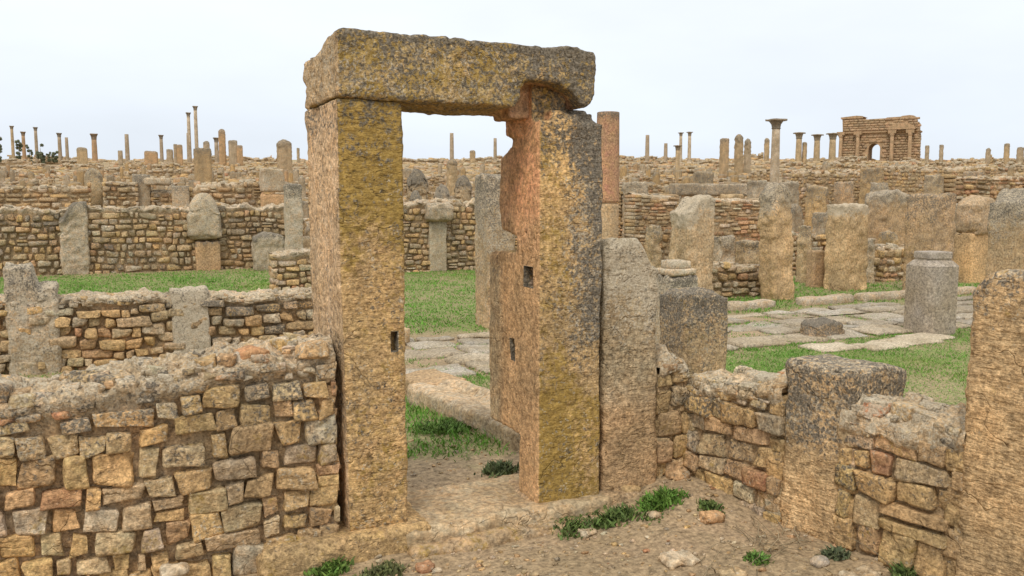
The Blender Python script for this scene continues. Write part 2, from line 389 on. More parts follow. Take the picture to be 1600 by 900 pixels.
# voxel remesh of joined boxes for odd shaped monoliths
def remesh_parts(boxes, voxel, smooth=2):
    import bmesh
    bm = bmesh.new()
    for kind, dat in boxes:
        if kind == 'box':
            (x0, x1), (y0, y1), (z0, z1) = dat
            M = Matrix.Translation(((x0 + x1) / 2, (y0 + y1) / 2, (z0 + z1) / 2)) @ Matrix.Diagonal((x1 - x0, y1 - y0, z1 - z0, 1))
            bmesh.ops.create_cube(bm, size=1, matrix=M)
        else:   # 'xz' or 'yz' outline extruded along the remaining axis
            pts, lo, hi = dat
            vs = [bm.verts.new((p[0], lo, p[1]) if kind == 'xz' else (lo, p[0], p[1])) for p in pts]
            f = bm.faces.new(vs); r = bmesh.ops.extrude_face_region(bm, geom=[f])
            for g in r['geom']:
                if isinstance(g, bmesh.types.BMVert): g.co[1 if kind == 'xz' else 0] += hi - lo
    bmesh.ops.recalc_face_normals(bm, faces=bm.faces)
    bmesh.ops.triangulate(bm, faces=bm.faces)
    me = bpy.data.meshes.new('tmp'); bm.to_mesh(me); bm.free()
    o = bpy.data.objects.new('tmp', me); COL.objects.link(o)
    md = o.modifiers.new('r', 'REMESH'); md.mode = 'VOXEL'; md.voxel_size = voxel
    dg = bpy.context.evaluated_depsgraph_get(); ev = o.evaluated_get(dg); m2 = bpy.data.meshes.new_from_object(ev)
    n = len(m2.vertices); V = np.empty(n * 3, np.float32); m2.vertices.foreach_get('co', V); V = V.reshape(-1, 3).astype(float)
    F = np.array([tuple(p.vertices) for p in m2.polygons if len(p.vertices) == 4])
    E = np.empty(len(m2.edges) * 2, np.int32); m2.edges.foreach_get('vertices', E); E = E.reshape(-1, 2)
    for _ in range(smooth):
        A = np.zeros_like(V); c = np.zeros(n); np.add.at(A, E[:, 0], V[E[:, 1]]); np.add.at(A, E[:, 1], V[E[:, 0]]); np.add.at(c, E[:, 0], 1); np.add.at(c, E[:, 1], 1)
        V = .45 * V + .55 * A / np.maximum(c, 1)[:, None]
    a, b, c_, d = (V[F[:, k]] for k in range(4)); fn = np.cross(c_ - a, d - b); N = np.zeros_like(V)
    for k in range(4): np.add.at(N, F[:, k], fn)
    N /= np.maximum(np.linalg.norm(N, axis=1, keepdims=True), 1e-12)
    bpy.data.objects.remove(o); bpy.data.meshes.remove(me); bpy.data.meshes.remove(m2)
    return V, F, N

# ------------------------------------------------------------------ ground
def spaced(fine0, fine1, step, lo, hi, grow=1.16):
    m = list(np.arange(fine0, fine1, step)); a = [fine0]; s = step
    while a[-1] > lo: s *= grow; a.append(a[-1] - s)
    b = [m[-1]]; s = step
    while b[-1] < hi: s *= grow if s < 1.5 else 1.07; b.append(b[-1] + s)
    return np.array(sorted(set(a[1:] + m + b[1:])))
# grass fields: (x0,x1,y0,y1,density)
def grass_amount(x, y):
    g = np.zeros(np.shape(x)); nz1 = n2(x * .9, y * .9, 21, 4); nz2 = n2(x * 3.3, y * 3.3, 22, 3)
    def box(x0, x1, y0, y1, e=.35):
        return sstep(x0 - e, x0 + e, x + .3 * nz2) * sstep(x1 + e, x1 - e, x + .3 * nz2) * sstep(y0 - e, y0 + e, y + .3 * nz2) * sstep(y1 + e, y1 - e, y + .3 * nz2)
    g = np.maximum(g, box(-6, 9.3, 10.3, 21.4) * 1.0)
    g = np.maximum(g, box(3.9, 12, 3.0, 7.6) * 1.0)
    g = np.maximum(g, box(8.5, 30, 10.1, 14, .4) * .95)
    g = np.maximum(g, box(1.2, 2.5, 5.15, 7.3, .2) * .85)
    g = np.maximum(g, box(2.7, 3.5, 7.0, 7.7, .2) * .9)
    g = np.maximum(g, box(-5, 1.6, 8.6, 9.6, .25) * .6)
    far = sstep(16, 24, x * math.sin(TH) + y * math.cos(TH)) * sstep(.05, .5, nz1) * .35
    return np.clip(np.maximum(g * (.75 + .6 * nz1 + .25 * nz2), far), 0, 1)
def gz(x, y):
    """height of the earth"""
    x = np.asarray(x, float); y = np.asarray(y, float)
    z = terrain(x, y)
    near = sstep(14, 9, np.hypot(x, y))
    z = z + near * (.018 * n2(x * 2.2, y * 2.2, 31, 4) + .007 * n2(x * 11, y * 11, 33, 3))
    inside = sstep(4.0, 4.5, y) * sstep(.3, 1.0, x) * sstep(3.4, 2.9, x) * sstep(7.5, 6.2, y)
    z = z + inside * .045
    z = z - .045 * sstep(3.3, 3.9, y) * sstep(4.3, 4.05, y) * sstep(2.6, 2.2, x)
    z = z + .085 * sstep(3.45, 4.0, y) * sstep(2.35, 3.0, x) * sstep(3.9, 3.1, x) * sstep(4.9, 4.3, y)
    z = z - .02 * sstep(3.9, 2.6, y) * near
    return z
def add_ground():
    xs = spaced(-.2, 4.6, .028, -1500, 2600); ys = spaced(2.2, 8.2, .032, -300, 2600)
    X, Y = np.meshgrid(xs, ys, indexing='ij'); Z = gz(X, Y)
    P = np.stack([X, Y, Z], -1); nx, ny = X.shape; I = np.arange(nx * ny).reshape(nx, ny)
    Q = np.stack([I[:-1, :-1], I[1:, :-1], I[1:, 1:], I[:-1, 1:]], -1).reshape(-1, 4)
    g = grass_amount(X, Y)[..., None]
    dn = n2(X * 1.3, Y * 1.3, 41, 4)[..., None]; dirt = np.array([.285, .21, .13]) * (1 + .22 * dn) + np.array([.02, .015, .01]) * n2(X * 7, Y * 7, 42, 3)[..., None]
    far = sstep(13, 24, X * math.sin(TH) + Y * math.cos(TH))[..., None]
    dirt = dirt * (1 - far) + np.array([.32, .24, .14]) * (1 + .3 * dn) * far
    green = np.array([.10, .17, .035]) * (1 + .25 * n2(X * 1.7, Y * 1.7, 44, 3)[..., None]) + np.array([.05, .03, .01]) * sstep(.1, .6, n2(X * .7, Y * .7, 45, 3))[..., None]
    t = dirt * (1 - g) + green * g
    m = np.zeros(X.shape + (4,)); m[..., 0] = .05; m[..., 3] = .05
    a = Acc(); a.add(P.reshape(-1, 3), Q, t.reshape(-1, 3), m.reshape(-1, 4))
    o = a.build('ground', M_GND); tag(o, None, None, None, 'structure'); return o
add_ground()

# paved street: real slabs with open joints
def paving():
    rg = np.random.default_rng(5); acc = Acc(); y = 7.62; r = 0
    while y < 9.85:
        dy = rg.uniform(.42, .62); x = -4.0 + rg.uniform(0, .6)
        if y + dy > 9.95: dy = 9.95 - y
        while x < 24:
            dx = rg.uniform(.5, 1.05)
            sk = (.10 if x > 3 else .4)
            if rg.random() > sk and not (x < 2.3 and y > 9.2):
                c = (x + dx / 2, y + dy / 2 + .03 * math.sin(x), -.018 + rg.uniform(0, .02) - .012)
                block_mesh(acc, c, (dx - .075, dy - .07, .06), .07, .02, (np.array([.35, .315, .255]) if rg.random() < .6 else np.array([.37, .31, .225])) * rg.uniform(.75, 1.1),
                           (.3, .15, 0, .3), amp=.045, freq=2.6, seed=int(rg.integers(999)), chip=.8)
            x += dx
        y += dy; r += 1
    for q in ((8.15, 7.15), (8.75, 7.2), (9.15, 7.33), (7.55, 7.3)):      # slabs that stick out of the lawn
        block_mesh(acc, (q[0], q[1], -.02), (.6, .42, .055), .06, .02, (.48, .41, .30), (.1, 0, 0, .4), amp=.04, freq=3, seed=int(q[0] * 10))
    tag(acc.build('pavement', M_PAV), None, None, None, 'structure')
paving()

# ------------------------------------------------------------------ the doorway
YF = 4.086
def monolith(name, label, cat, boxes, voxel, mat, tintf, maskf, origin, amp=.02, freq=4.5, amp2=.006, seed=0, smooth=3, post=None, group=None, parent=None):
    V, F, N = remesh_parts(boxes, voxel, smooth)
    big = fbm(V * freq + seed, seed, 4, .55); V = V + N * (amp * big + amp2 * fbm(V * freq * 6.5 + seed, seed + 2, 3))[:, None]
    if post is not None: V = post(V, N)
    acc = Acc(); acc.add(V - np.array(origin), F, tintf(V, N), maskf(V, N)); o = acc.build(name, mat, parent, origin)
    return tag(o, label, cat, group)

# left jamb
def t_lj(V, N):
    side = sstep(.5, .8, -N[:, 0])[:, None]; b = OCH * np.ones((len(V), 1))
    return b * (1 - side) + np.array([.57, .395, .235]) * side
def m_lj(V, N):
    m = np.zeros((len(V), 4)); side = sstep(.5, .8, -N[:, 0]); t = V[:, 2]
    m[:, 0] = .24 + .25 * sstep(1.9, 2.2, t) + .02 * side; m[:, 1] = (.75 * sstep(1.2, 2.05, t) + .32) * (1 - side) + .05 * side
    m[:, 2] = (1 - .9 * side); m[:, 3] = .22; return m
def p_lj(V, N):
    V = V.copy(); c = sstep(.62, 1.0, -N[:, 0])     # left flank worn into hollows
    V[:, 0] += .02 * c * fbm(V * np.array([2, 6, 2.3]), 77, 3)
    V[:, 0] += .018 * (V[:, 2] < 9) * sstep(1.6, .1, V[:, 2]) * sstep(1.30, 1.06, V[:, 0])
    # square peg hole
    return V
lj = monolith('door_jamb', 'tall left doorpost, yellow-brown with olive moss near its top and horizontal chisel marks', 'doorpost',
         [('box', ((1.033, 1.362), (YF, 4.73), (.085, 2.205)))], .011, M_MON, t_lj, m_lj, (1.2, 4.4, .085), amp=.010, amp2=.005, seed=3, post=p_lj, smooth=2)
# right jamb: stepped reveal
prof = [(YF, .05), (4.33, .05), (4.31, .40), (4.73, .40), (4.745, .9), (4.735, 1.41), (4.66, 1.43), (4.36, 1.435), (4.35, 1.53), (4.56, 1.56), (4.585, 1.70), (4.575, 1.97), (4.43, 2.02), (4.37, 2.06), (4.40, 2.10), (4.40, 2.20), (YF, 2.17)]
def t_rj(V, N):
    side = sstep(.35, .75, -N[:, 0])[:, None]; up = sstep(1.3, 1.7, V[:, 2])[:, None]
    red = REDD * up + np.array([.66, .39, .19]) * (1 - up)
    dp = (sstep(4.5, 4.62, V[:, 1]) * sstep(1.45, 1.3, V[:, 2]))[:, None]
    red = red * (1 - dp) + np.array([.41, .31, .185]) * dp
    return (OCH * 1.0) * (1 - side) + red * side
def m_rj(V, N):
    m = np.zeros((len(V), 4)); side = sstep(.35, .75, -N[:, 0]); t = V[:, 2]; fr = 1 - side
    e = sstep(2.18, 2.46, V[:, 0])
    m[:, 0] = fr * (.22 + .50 * e * sstep(.75, 1.1, t) + .35 * sstep(1.7, 2.1, t)) + side * (.02 + .4 * sstep(4.5, 4.6, V[:, 1]) * sstep(1.5, 1.3, t) * sstep(1.1, 1.3, t)); m[:, 1] = fr * (.38 * sstep(2.44, 2.2, V[:, 0]) + .55 * sstep(.9, .5, t)); m[:, 2] = .75 * fr + .06 * side
    m[:, 3] = fr * (.25 + .40 * e * sstep(.8, 1.1, t)); return m
def p_rj(V, N):
    V = V.copy(); k = sstep(2.08, 2.17, V[:, 2]) * (N[:, 2] > -.5); V[:, 2] -= k * (V[:, 1] < 4.2) * (.02 + .04 * fbm(V * 7, 91, 3) + .0 * V[:, 0]); return V
jamb = monolith('door_jamb', 'tall right doorpost with a reddish stepped inner side and dark lichened right edge', 'doorpost',
         [('yz', (prof, 2.105, 2.50)), ('box', ((2.11, 2.33), (4.19, 4.42), (2.05, 2.36))), ('box', ((2.20, 2.46), (4.13, 4.40), (2.08, 2.215))), ('box', ((2.09, 2.16), (4.30, 4.46), (2.08, 2.20)))], .011, M_MON, t_rj, m_rj, (2.3, 4.35, .05), amp=.013, amp2=.005, seed=8, smooth=2, post=p_rj)
jamb.name = 'door_jamb'
# the cut sockets in its inner side: small recessed dark-lined pockets
def socket(name, y0, y1, z0, z1, dx=.002, parent=None, X=2.093):
    acc = Acc(); d = .07
    for (c, s) in (((X + d, (y0 + y1) / 2, z0), (.012, y1 - y0, z1 - z0)),):
        block_mesh(acc, c, s, .02, .003, BRN * .5, (.2, 0, 0, 0), amp=0)
    return acc.build(name, M_SMO, parent)
# sockets by boolean on the finished mesh
def cut(o, boxes):
    import bmesh
    for (x0, x1), (y0, y1), (z0, z1) in boxes:
        bm = bmesh.new(); bmesh.ops.create_cube(bm, size=1, matrix=Matrix.Translation(((x0 + x1) / 2, (y0 + y1) / 2, (z0 + z1) / 2)) @ Matrix.Diagonal((x1 - x0, y1 - y0, z1 - z0, 1)))
        me = bpy.data.meshes.new('c'); bm.to_mesh(me); bm.free()
        for nm in ('tint', 'mask'):
            a = me.color_attributes.new(nm, 'FLOAT_COLOR', 'POINT'); a.data.foreach_set('color', np.tile([.36, .22, .13, 1] if nm == 'tint' else [0, 0, 0, 0], len(me.vertices)).astype(np.float32))
        me.materials.append(o.data.materials[0])
        c = bpy.data.objects.new('c', me); COL.objects.link(c)
        md = o.modifiers.new('b', 'BOOLEAN'); md.operation = 'DIFFERENCE'; md.object = c; md.solver = 'EXACT'
        dg = bpy.context.evaluated_depsgraph_get(); m2 = bpy.data.meshes.new_from_object(o.evaluated_get(dg)); o.modifiers.clear()
        old = o.data; o.data = m2; bpy.data.meshes.remove(old); bpy.data.objects.remove(c); bpy.data.meshes.remove(me)
def sy(px, py, X=2.105):
    d = ray(px, py); t = X / d[0]; P = Cv + d * t; return P[1], P[2]
h0 = PY(611, 519, YF); h1 = PY(622, 549, YF)
cut(lj, [((h0[0], h1[0]), (4.0, 4.16), (h1[2], h0[2]))])
ya, za = sy(832, 418); yb, zb = sy(818, 447)
yc, zc = sy(803, 530); yd, zd = sy(797, 562)
cut(jamb, [((1.9, 2.19), (ya, yb), (zb, za)), ((1.9, 2.17), (yc, yd), (zd, zc))])
# lintel
def t_li(V, N):
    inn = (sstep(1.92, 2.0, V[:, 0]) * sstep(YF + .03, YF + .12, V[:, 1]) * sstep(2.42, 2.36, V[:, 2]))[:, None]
    end = sstep(.3, .7, -N[:, 0])[:, None] * sstep(1.2, 1.0, V[:, 0])[:, None]
    b = np.array([.46, .33, .145]) * np.ones((len(V), 1)); b = b * (1 - end) + np.array([.46, .33, .19]) * end
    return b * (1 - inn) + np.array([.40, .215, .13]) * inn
def m_li(V, N):
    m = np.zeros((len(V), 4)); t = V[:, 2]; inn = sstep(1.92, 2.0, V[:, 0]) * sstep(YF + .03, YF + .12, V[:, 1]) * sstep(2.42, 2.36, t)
    end = sstep(.3, .7, -N[:, 0]) * sstep(1.2, 1.0, V[:, 0])
    m[:, 0] = .50 + .35 * sstep(2.44, 2.54, t) + .25 * sstep(1.9, 2.1, V[:, 0]) - .25 * end; m[:, 1] = .55 * (1 - end); m[:, 3] = .42; m[:, 2] = .3
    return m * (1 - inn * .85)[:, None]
ax = [(1.035, 2.213), (1.6, 2.205), (1.96, 2.203), (1.985, 2.235), (1.995, 2.30), (2.02, 2.335), (2.10, 2.345), (2.2, 2.335), (2.30, 2.29), (2.345, 2.23), (2.365, 2.21), (2.40, 2.235), (2.435, 2.30), (2.445, 2.42), (2.435, 2.52), (2.28, 2.535), (2.15, 2.52), (1.6, 2.53), (1.06, 2.53), (1.03, 2.515)]
boxes = [('xz', (ax, YF - .025, YF + .27)), ('xz', ([(1.035, 2.212), (2.36, 2.19), (2.44, 2.35), (2.43, 2.515), (1.04, 2.515)], YF + .20, 4.50)),
         ('xz', ([(1.045, 2.212), (1.9, 2.205), (1.95, 2.50), (1.05, 2.505)], 4.45, 4.70)),
         ('xz', ([(1.99, 2.16), (2.34, 2.15), (2.35, 2.40), (1.99, 2.40)], YF + .13, 4.42))]
def p_li(V, N):
    V = V.copy(); e = sstep(1.2, 1.03, V[:, 0]) * sstep(4.15, 4.6, V[:, 1])
    V[:, 0] += e * (.05 * fbm(V * 5.5, 61, 3) - .02 + .05 * sstep(2.44, 2.52, V[:, 2]))
    V[:, 2] -= .035 * sstep(4.15, 4.6, V[:, 1]) * (V[:, 2] > 2.45) * (1 + 1.2 * fbm(V * 4, 62, 2)) * (V[:, 0] < 1.3)
    return V
monolith('lintel', 'long dark-lichened lintel slab lying across the doorway, hollowed underneath at its right end', 'lintel', boxes, .0115, M_MON, t_li, m_li, (1.7, 4.35, 2.2), amp=.011, seed=12, amp2=.008, post=p_li, smooth=2)

# threshold and footing
def simple(name, label, cat, blocks, mat=M_MON, origin=None, group=None, parent=None, rz=0):
    acc = Acc(); o = origin or blocks[0]['c']
    for b in blocks:
        b = dict(b); b['c'] = np.array(b['c']) - np.array(o); block_mesh(acc, **b)
    return tag(acc.build(name, mat, parent, o, rz), label, cat, group)
simple('threshold', 'low worn stone threshold slab between the two doorposts', 'threshold',
       [dict(c=(1.93, 4.30, -.10), s=(1.24, .62, .17), res=.022, r=.03, tint=(.43, .34, .215), mask=(.05, .15, .1, .25), amp=.03, freq=3.5, seed=4),
        dict(c=(1.95, 3.99, -.12), s=(1.25, .18, .13), res=.018, r=.04, tint=(.31, .235, .15), mask=(.1, .3, 0, .2), amp=.04, freq=5, seed=5)], M_SMO)
simple('footing_stone', 'broad footing stone under the left doorpost', 'footing stone',
       [dict(c=(1.03, 4.36, -.13), s=(.86, .72, .215), res=.022, r=.035, tint=OCH * .95, mask=(.1, .25, .3, .15), amp=.03, freq=4, seed=6)])
simple('footing_stone', 'cracked footing stone under the right doorpost, above the weeds', 'footing stone',
       [dict(c=(2.42, 4.3, -.12), s=(.66, .56, .18), res=.022, r=.03, tint=(.46, .31, .19), mask=(.05, .15, .2, .15), amp=.03, freq=4, seed=7)])
# second upright to the right of the jamb
def m_p2(P, t):
    m = np.zeros((len(P), 4)); k = sstep(.55, .9, t + .1 * fbm(P * 4, 2, 2)); m[:, 0] = .08 + .16 * k; m[:, 1] = .2 * k; m[:, 2] = .8 * (1 - .5 * k); m[:, 3] = .1 + .75 * k; return m
def t_p2(P, t):
    k = sstep(.32, .5, t + .05 * fbm(P * 4, 2, 2))[:, None]; return PNK * 1.15 * (1 - k) + np.array([.50, .42, .285]) * k
simple('upright_stone', 'broken upright stone right of the doorway, pale lichen on top and orange below', 'upright stone',
       [dict(c=(2.715, 4.30, -.04), s=(.36, .42, 1.53), res=.016, r=.028, tint=TAN, amp=.02, freq=4.5, seed=21, maskf=m_p2, tintf=t_p2,
             topf=lambda u, v: 1 - .11 * sstep(.15, .75, u) - .02 * v, ragged=.05)])

# ------------------------------------------------------------------ foreground walls
masonry('ruined_wall', 'rough rubble wall with pale crumbling mortar top joining the left doorpost', 'wall', (-1.9, 4.105), 0, 2.92, .50, -.14,
        prof_top([(0, 1.06), (1.3, 1.07), (1.62, 1.02), (2.1, 1.075), (2.45, 1.12), (2.92, 1.13)], .05, 4, 2.6), course=.108, sw=.140, n=(13, 5, 10), seed=7, cap=.075, lich=.5,
        core_res=.012, rr=.19, amp=.17, gap=.016, w=(7, 5.5, 2, 3, .4, .5, .6), wav=.05, rubble=3.4, jit=.016, warp=.17, recess=.045, sig=.32, mort_t=(.30, .22, .14), cap_t=(.46, .37, .25))
simple('roof_tile', 'broken orange tile fragment bedded in the top of the left rubble wall', 'tile', [dict(c=(.63, 4.20, .965), s=(.16, .10, .085), res=.012, r=.02, tint=(.52, .25, .12), mask=(0, 0, 0, 0), amp=.01, seed=3, topf=lambda u, v: .95 - .35 * np.abs(u + .1))], M_SMO)
# stub and the wall running towards the viewer
masonry('ruined_wall', 'narrow stub of small squared stones right of the doorway at the corner', 'wall', (2.905, 4.11), 0, .26, .40, -.05,
        prof_top([(0, .74), (.12, .84), (.3, .72)], .03, 2), course=.125, sw=.15, n=(10, 4, 8), seed=12, cap=.05, lich=.2, core_res=.02, rr=.25, w=(5, 4, 1, 3, .5, 1, .5))
PO = (3.10, 4.15); PA = math.radians(-90 + 10)
def ph(px, py): return hit(px, py, PO, PA)
aB0, _ = ph(1221, 700); aB1, _ = ph(1309, 800); aD0, _ = ph(1490, 880)
print('perp', aB0, aB1, aD0, [ph(*q) for q in ((1065, 575), (1222, 600), (1222, 812), (1310, 850), (1490, 895), (1225, 559), (1345, 640), (1490, 660), (1515, 422))])
_, zA0 = ph(1065, 600); _, zA1 = ph(1222, 612); _, zC0 = ph(1350, 650); _, zC1 = ph(1490, 680)
Z0 = -.12
masonry('ruined_wall', 'low rubble wall between the doorway corner and the lichened stump post', 'wall', PO, PA, aB0 + .02, .42, Z0,
        prof_top([(-.3, zA0 - Z0), (0, zA0 - Z0), (aB0, zA1 - Z0)], .03, 6), a0=-.02, course=.115, sw=.19, n=(12, 4, 9), seed=31, cap=.07, lich=.3, core_res=.014, rr=.2, amp=.17, gap=.015, warp=.16, cap_t=(.46, .37, .25), mort_t=(.26, .19, .12), jit=.02, w=(6, 4, 2, 2.5, .3, .8, 1), rubble=3)
masonry('ruined_wall', 'rubble wall with whitish broken top between the stump post and the big right pillar', 'wall', PO, PA, aD0 - aB1 + .05, .42, Z0,
        prof_top([(aB1 - .1, zC0 - Z0 + .03), (aB1 + .1, zC0 - Z0), (aD0, zC1 - Z0)], .035, 9), a0=aB1 - .02, course=.125, sw=.17, n=(12, 4, 9), seed=36, cap=.10, lich=.3, core_res=.014, rr=.2, amp=.17, gap=.015, warp=.16, cap_t=(.46, .37, .25), mort_t=(.26, .19, .12), jit=.02, w=(6, 3, 1, 4, .6, .6, .8), rubble=3.5)
def inframe(a, d): e = (math.cos(PA), math.sin(PA)); return (PO[0] + e[0] * a - e[1] * d, PO[1] + e[1] * a + e[0] * d)
_, zBt = ph(1228, 562); _, zDt = ph(1520, 425)
def m_b(P, t):
    m = np.zeros((len(P), 4)); k = sstep(.38, .72, t + .10 * fbm(P * 6, 2, 2)); m[:, 0] = .03 + .62 * k; m[:, 3] = .06 + .45 * k + .2 * sstep(.93, 1, t); m[:, 2] = 1 - .8 * k; m[:, 1] = .1; return m
def sh_b(P, t):     # leans, widens to the back at the top: a hooked head
    P = P.copy(); k = sstep(.62, .72, t); P[:, 1] = np.where(P[:, 1] > 0, P[:, 1] * (1 + .22 * k), P[:, 1]); P[:, 2] -= .05 * k * sstep(.05, .3, P[:, 1]); return P
cx, cy = inframe((aB0 + aB1) / 2 + .02, .23)
simple('stump_post', 'short square stump post with dark lichened head and chiselled orange front in the right wall', 'stone post',
       [dict(c=(cx - cx, cy - cy, 0), s=(aB1 - aB0 + .05, .44, zBt - Z0), res=.013, r=.03, tint=(.60, .41, .215), amp=.02, freq=5, seed=41, maskf=m_b, taper=-.02, shape=sh_b)], M_DIAG, origin=(0, 0, 0), rz=0)
o = bpy.context.scene.objects[[q.name for q in bpy.context.scene.objects if q.name.startswith('stump_post')][0]]; o.location = (cx, cy, Z0); o.rotation_euler = (0, 0, PA)
def m_d(P, t):
    m = np.zeros((len(P), 4)); k = sstep(.78, 1., t + .1 * fbm(P * 5, 2, 2)); m[:, 0] = .04 + .55 * k; m[:, 3] = .06 + .45 * k; m[:, 2] = 1 - .7 * k; m[:, 1] = .02 + .2 * k; return m
cx, cy = inframe(aD0 + .32, .23); acc = Acc()
block_mesh(acc, (0, 0, 0), (.66, .46, zDt - Z0 + .02), .013, .03, (.58, .385, .195), amp=.02, freq=4, seed=45, maskf=m_d, taper=.035, topf=lambda u, v: 1 - .04 * sstep(-.7, -1, u) + .015 * u, amp2=.007)
tag(acc.build('pillar', M_DIAG, None, (cx, cy, Z0), PA), 'tall orange-brown square pillar with diagonal chisel marks at the right edge', 'pillar')

# dark block behind
def onY(px, Y):
    P = PY(px, 306, Y); return float(P[0] * math.sin(TH) + P[1] * math.cos(TH))
def up(name, label, cat, px0, px1, yt, D, ratio=1., res=None, r=None, mat=None, group=None, z0=None, tint=TAN, parts=None, ang=0., **k):
    """an upright from its picture width, top row and distance; stands on the earth"""
    pc = (px0 + px1) / 2; X, Y, zg = at(pc, D); W = (px1 - px0) * D / FPX
    phi = math.atan2(X, Y) - 0; w_ = W / (math.cos(phi) + ratio * abs(math.sin(phi))); h = zat(pc, yt, X, Y) - (zg if z0 is None else z0)
    s = (w_, w_ * ratio, h + .08); r = r or min(.035, .06 * min(s[:2])); res = res or max(.02, D * .0016)
    k.setdefault('ragged', .09 * min(s[:2])); k['amp'] = k.get('amp', .015) * .62; k.setdefault('amp2', .006); acc = Acc(); block_mesh(acc, (0, 0, 0), s, res, r, tint, **k)
    o = acc.build(name, mat or (M_MON if D < 9 else (M_SMO if D < 30 else M_FAR)), None, (X, Y, (zg if z0 is None else z0) - .08), ang); return tag(o, label, cat, group)
up('stone_block', 'blackened squat block with a flat top beyond the corner of the rubble wall', 'stone block', 1030, 1140, 453, 6.6, .9, tint=(.42, .31, .18), seed=50, amp=.03, freq=4, maskf=weather(0, .25, .15, .25, .2, .5, .3, .4), mat=M_MON)
up('stone_block', 'pale flat-topped base stone behind the blackened block', 'stone block', 1022, 1092, 428, 9.0, .9, tint=PAL * .8, seed=51, amp=.02, maskf=weather(0, .25, .1, .6), mat=M_SMO)
X, Y, _ = at(1057, 9.0); zt_ = zat(1057, 428, X, Y)
simple('plinth', 'small square plinth sitting on the pale base stone beside the round-topped post', 'plinth',
       [dict(c=(X, Y, zt_ - .01), s=(.32, .30, .07), res=.02, r=.015, tint=PAL * .85, mask=(.2, 0, 0, .5), amp=.008, seed=3), dict(c=(X, Y, zt_ + .055), s=(.24, .23, .09), res=.02, r=.015, tint=PAL * .8, mask=(.25, 0, 0, .6), amp=.008, seed=4)], M_SMO)

# column behind the jamb
def lathe(prof, n=24, wob=.0, seed=0):
    a = np.linspace(0, 2 * math.pi, n, endpoint=False); pr = np.array(prof, float)
    V = np.stack([pr[:, 0][:, None] * np.cos(a), pr[:, 0][:, None] * np.sin(a), np.repeat(pr[:, 1][:, None], n, 1)], -1)
    if wob:
        V[..., :2] *= (1 + wob * fbm(V * 3 + seed, seed, 3)[..., None])
    I = np.arange(len(pr) * n).reshape(len(pr), n); J = np.roll(I, -1, 1)
    Q = np.stack([I[:-1], J[:-1], J[1:], I[1:]], -1).reshape(-1, 4)
    return V.reshape(-1, 3), Q
def shaft_prof(r0, r1, z0, z1, n=10):
    z = np.linspace(z0, z1, n); t = (z - z0) / (z1 - z0); r = r0 + (r1 - r0) * t ** 1.4
    return [(.001, z0)] + list(zip(r, z)) + [(r1 * .93, z1 + r1 * .04), (.001, z1 + r1 * .04)]
X, Y, zg = at(948, 16); hT = zat(948, 176, X, Y); hJ = zat(948, 318, X, Y); R0 = 37 * 16 / FPX / 2
col_root = empty('column', (X, Y, zg), 'smooth reddish column without capital rising behind the right doorpost', 'column')
def drum(z0, z1, r0, r1, tint, mk, nm, parent, seed):
    acc = Acc(); V, Q = lathe(shaft_prof(r0, r1, z0, z1, 30), 40, .018, seed); k = sstep(z1 - .25, z1, V[:, 2]); m = np.tile(np.array(mk, float), (len(V), 1)); m[:, 0] += .6 * k * (seed == 2)
    acc.add(V, Q, tint, m); return acc.build(nm, M_SMO, parent)
drum(0, hJ - zg - .01, R0 * .98, R0 * .97, (.43, .31, .19), (.1, .1, 0, .2), 'drum', col_root, 1)
drum(hJ - zg + .012, hT - zg, R0 * 1.0, R0 * .93, (.42, .205, .13), (.12, .1, 0, .02), 'drum', col_root, 2)

# gutter / kerb stones inside the door
simple('kerb_stone', 'long pale hollowed kerb stone along the grass inside the doorway', 'kerb stone', [dict(c=(2.62, 5.95, -.05), s=(.50, 1.75, .235), res=.02, r=.035, tint=(.46, .36, .24), mask=(.05, .05, .1, .35), amp=.03, freq=3, seed=60, shape=lambda P, t: P - np.array([0, 0, 1.]) * (.055 * np.exp(-((P[:, 0:1] - .04 - .05 * np.sin(P[:, 1:2] * 5)) / .085) ** 4) * sstep(.1, .16, P[:, 2:3])))], M_SMO, rz=.13)
simple('kerb_stone', 'orange-brown kerb stone at the street end of the doorway passage', 'kerb stone', [dict(c=(2.60, 7.15, -.05), s=(.44, .62, .20), res=.02, r=.03, tint=(.48, .31, .17), mask=(.02, .1, .1, .2), amp=.025, freq=3, seed=61)], M_SMO, rz=.15)
simple('stone_block', 'small block edging the street just behind the left doorpost', 'stone block', [dict(c=(3.05, 9.75, -.02), s=(.42, .3, .22), res=.03, r=.03, tint=TAN, mask=(.1, .1, .1, .4), amp=.02, freq=4, seed=62)], M_SMO)
up('upright_stone', 'slim upright stone with lichened head seen past the inner side of the right doorpost', 'upright stone', 741, 806, 272, 11.6, 1.1, tint=(.44, .30, .17), seed=63, amp=.03, maskf=weather(0, .15, .2, .35, .4, .5, .5, .25))

